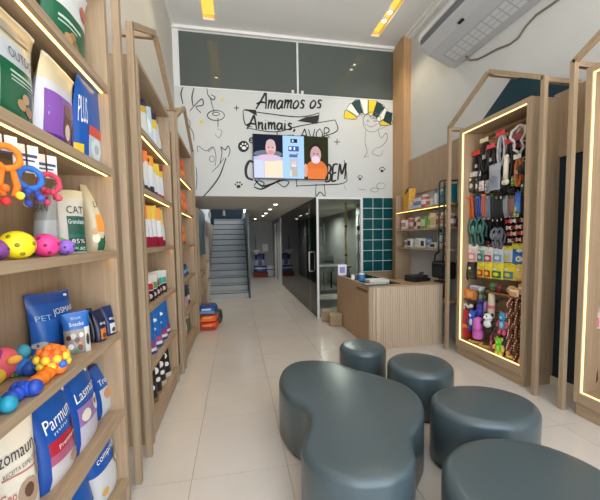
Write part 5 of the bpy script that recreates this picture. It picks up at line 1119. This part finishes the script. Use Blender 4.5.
MB().tube([(w*.42*math.sin(a),0,-h*.5+h*.42*math.cos(a)) for a in [2*PI*k/18 for k in range(18)]],.016,8,0,True).build('ring',mat((150,180,214),.8,name='rope'),t); MB().tube([(w*.42*math.sin(a),-.008,-h*.5+h*.42*math.cos(a)) for a in (.3,.9,1.5)],.014,8).build('white_band',WHITE,t)
t,w,h = hang('knotted_rope','white knotted rope toy above the red tubes','rope toy',(463,472,301,312),gH,2.82)
MB().tube([(-w*.4,0,-h*.6),(-w*.1,-.01,-h*.3),(w*.15,0,-h*.55),(w*.45,0,-h*.3)],.018,8).build('rope',mat((216,214,210),.8,name='rope'),t); MB().ball((-w*.4,0,-h*.65),.026,8).build('knot',mat((226,224,222),.8,name='rope'),t); MB().ball((w*.42,0,-h*.35),.026,8).build('knot',mat((226,224,222),.8,name='rope'),t)
tubeitem('plush_tube','dark red plush tube with orange band','plush toy',(464,471,308,338),(170,30,40),(226,120,50),gH,2.84)
tubeitem('plush_tube','crimson plush tube behind the blue plush','plush toy',(470,475.5,306,330),(150,24,44),(110,20,34),gH,2.92)
tubeitem('plush_tube','purple blue plush tube hanging above the pink one','plush toy',(477.5,484,298,320),(80,66,170),(60,90,200),gH,2.86)
plush('royal blue plush toy with white band beside the pink tube',(468.5,477.5,310,331),(40,92,196),(206,214,232),(34,80,180),gH,2.80)
tubeitem('plush_tube','pink plush tube with orchid band','plush toy',(474,482.5,316,339),(212,108,190),(190,84,170),gH,2.80)
tubeitem('plush_tube','lilac plush tube beside the cream rope','plush toy',(484,488.5,300,315),(160,130,180),(140,110,160),gH,2.84)
tubeitem('rope_stick','long cream rope stick hanging in the middle of the toys','rope toy',(488.5,494.5,291,318),(200,184,156),(206,96,104),gH,2.82)
plush('green capped grey plush hanging below the green ball',(478,487,288,304),(84,110,70),(150,150,110),(90,96,80),gH,2.88)
plush('white and black plush cow with hanging legs',(482.5,495.5,313,332),(222,222,222),(230,228,226),(36,36,38),gH,2.80)
plush('teal plush monster with rose ears',(498,508.5,312,335),(48,142,178),(120,190,210),(196,84,110),gH,2.80)
plush('brown plush monkey under the teal monster',(493.5,500,331,345),(110,76,56),(226,180,120),(60,46,40),gH,2.86)
plush('bright green plush frog with yellow feet near the cabinet floor',(494.5,504.5,337,357),(112,200,40),(150,220,80),(220,200,80),gH,2.80)
tubeitem('plush_tube','magenta plush tube left of the green frog','plush toy',(490.5,495,333,350),(214,80,140),(190,170,170),gH,2.86)
plush('dark blue plush toy behind the teal monster',(503,509,330,342),(60,80,120),(90,110,150),(50,60,90),gH,2.92)
leash('violet rope leash dangling beside the spotted bundle',(503,508.5,336,362),(120,84,120),(150,110,150),gH,2.86,2)
# spotted brown plush snakes
BRS = []
for k in range(7):
    x0 = 507.5+2.4*k; X = 2.80+.03*(k%3)
    p,w,h = hp(x0,x0+2.9,295+1.2*(k%3),364+1.5*k if k > 1 else 352+3*k,X)
    t = thing('plush_snake','brown plush snake with cream spots, %s from the left of its bundle'%ORD[k],'plush toy',p,-PI/2,'spotted brown plush snakes')
    peg(p+Vector((-.012,0,-.006))); r_ = .017
    pts = [(.006*math.sin(2.1*q+k),.006*math.cos(1.7*q),-h*q/14) for q in range(15)]
    MB().tube(pts,[r_*.7]+[r_]*13+[r_*.6],8).build('body',mat((112,58,36),.75,name='plush'),t)
    sp = MB()
    for q in range(26):
        z = -h*(q+.6)/27; a = -PI/2+((q*2.4+k)%3-1)*.75; i_ = -z/h*14; cx_, cy_ = .006*math.sin(2.1*i_+k), .006*math.cos(1.7*i_)
        sp.ball((cx_+r_*.92*math.cos(a),cy_+r_*.92*math.sin(a),z),(.0075,.0075,.010),6)
    sp.build('spots',mat((236,206,170),.75,name='plush'),t)
    MB().ball((0,-.006,-h-.012),(.022,.02,.026),10).build('head',mat((176,116,70) if k%2 else (214,160,90),.75,name='plush'),t)
pack('orange and white flat plush lying above the spotted snakes',(509,519,287.5,296),(236,226,210),(222,150,80),(226,160,90),gH,2.80,name='flat_toy',cat='plush toy')
pack('tan flat plush at the right end above the snakes',(518,527.5,284,295),(222,176,116),(226,190,140),(206,150,90),gH,2.82,name='flat_toy',cat='plush toy')
gI = 'chew sticks on the cabinet floor'
for k,(y,lb,col,L_) in enumerate(((3.42,'tan chew stick lying on the cabinet floor, farthest',(206,160,90),.14),(3.24,'tan chew stick lying on the cabinet floor, middle',(196,150,84),.14),(2.90,'pale yellow chew lying near the frog',(228,200,110),.07))):
    t = thing('chew_stick',lb,'chew',(2.83,y,.2),.5+PI/2,gI); MB().tube([(-L_/2,0,.017),(0,.01,.017),(L_/2,0,.017)],[.014,.017,.014],8).build('stick',mat(col,.6),t)
    MB().ball((L_/2,0,.02),.02,8).ball((-L_/2,0,.02),.02,8).build('knob',mat(col,.6),t)
t = thing('toy_ball','yellow ball on the cabinet floor at the foot of the snakes','toy ball',(2.80,2.745,.2),0,gI); MB().ball((0,0,.03),.03,12).build('ball',mat((236,196,90),.6),t); MB().lathe([(.0305,-.004),(.0312,0),(.0305,.004)],(0,0,.03),14).build('seam',mat((190,150,60),.6),t)
# right-hand cabinet, only a sliver in view
R1 = R2
gJ = 'items in the cabinet at the right edge'
PEG = None
leash('long brown leather leash hanging in the right edge cabinet',(588,597,326,384),(84,48,34),(60,36,28),gJ,2.90,2,.011)
leash('black leash hanging higher in the right edge cabinet',(594,603,122,160),(34,34,36),(60,60,62),gJ,2.90,2,.011)
pack('flowery pouch in the right edge cabinet above the brown leash',(592,602,306,328),(206,190,180),(206,120,140),(190,170,160),gJ,2.90)
pack('dark brown pack under the black leash at right edge',(594,604,216,240),(60,44,38),(90,70,60),(40,30,28),gJ,2.90)
pp = at_z(599,404,.2)
t = thing('toy_ball','pink ball on the floor of the right edge cabinet','toy ball',(2.86,1.93,.2),0,gJ); MB().ball((0,0,.035),.035,12).build('ball',mat((230,130,140),.6),t); MB().lathe([(.0355,-.004),(.0362,0),(.0355,.004)],(0,0,.035),14).build('seam',mat((190,90,100),.6),t)

# ------------------------------------------------------------------ light
w = bpy.data.worlds.new('world'); sc.world = w; w.use_nodes = True; nt = w.node_tree
bg = nt.nodes['Background']
sky = nt.nodes.new('ShaderNodeTexSky'); sky.sky_type = 'HOSEK_WILKIE'; sky.turbidity = 6; sky.ground_albedo = .5; sky.sun_direction = (-.5,-.3,.8)
mx = nt.nodes.new('ShaderNodeMix'); mx.data_type = 'RGBA'; mx.inputs['Factor'].default_value = .75
mx.inputs[7].default_value = (1.15,1.27,1.42,1)
tc = nt.nodes.new('ShaderNodeTexCoord'); sx = nt.nodes.new('ShaderNodeSeparateXYZ'); mr = nt.nodes.new('ShaderNodeMapRange')
mr.inputs['From Min'].default_value = -.12; mr.inputs['From Max'].default_value = .04
m2 = nt.nodes.new('ShaderNodeMix'); m2.data_type = 'RGBA'; m2.inputs[6].default_value = (1.7,1.68,1.62,1)      # street glow added below the horizon to brighten the ceiling, sky above
nt.links.new(tc.outputs['Generated'], sx.inputs[0]); nt.links.new(sx.outputs['Z'], mr.inputs['Value']); nt.links.new(mr.outputs[0], m2.inputs['Factor'])
nt.links.new(sky.outputs[0], mx.inputs[6]); nt.links.new(mx.outputs[2], m2.inputs[7]); nt.links.new(m2.outputs[2], bg.inputs[0]); bg.inputs[1].default_value = 3.0
def area(name, loc, rot, sx, sy, e, col=(1,1,1), portal=False):
    l = bpy.data.lights.new(name,'AREA'); l.shape = 'RECTANGLE'; l.size = sx; l.size_y = sy; l.energy = e; l.color = col
    o = bpy.data.objects.new(name,l); C.objects.link(o); o.location = loc; o.rotation_euler = rot
    if portal: l.cycles.is_portal = True
    return o
area('shopfront_portal',((XL+XR)/2,YF,2.375),(PI/2,0,0),XR-XL,4.75,1,portal=True)
def spot(name, loc, e, size=1.9, col=(1,.86,.62), blend=.6, rot=(0,0,0)):
    l = bpy.data.lights.new(name,'SPOT'); l.energy = e; l.spot_size = size; l.spot_blend = blend; l.color = col; l.shadow_soft_size = .05
    o = bpy.data.objects.new(name,l); C.objects.link(o); o.location = loc; o.rotation_euler = rot
for y in (4.99,5.19): spot('spot_light',(2.465,y,4.96),16)
for y in (1.2,2.8): spot('spot_light',(2.465,y,4.96),16)
for y in (1.2,2.8,4.2): spot('spot_light',(-.33,y,4.96),16)
for x,y in ((.852,7.06),(.852,8.22),(.858,9.45),(.856,10.43),(.70,12.0)): spot('downlight_light',(x,y,CZ-.03),20,2.2,(1,.93,.8))
for x,y in ((2.4,7.4),(2.4,9.6)): spot('grooming_fill_light',(x,y,CZ-.03),75,3.0,(1,.95,.88))  # added spots without fixtures, brighten the room behind the glass
sc.view_settings.view_transform = 'Standard'; sc.view_settings.look = 'None'; sc.view_settings.gamma = 1; sc.view_settings.use_curve_mapping = False
sc.view_settings.exposure = .5
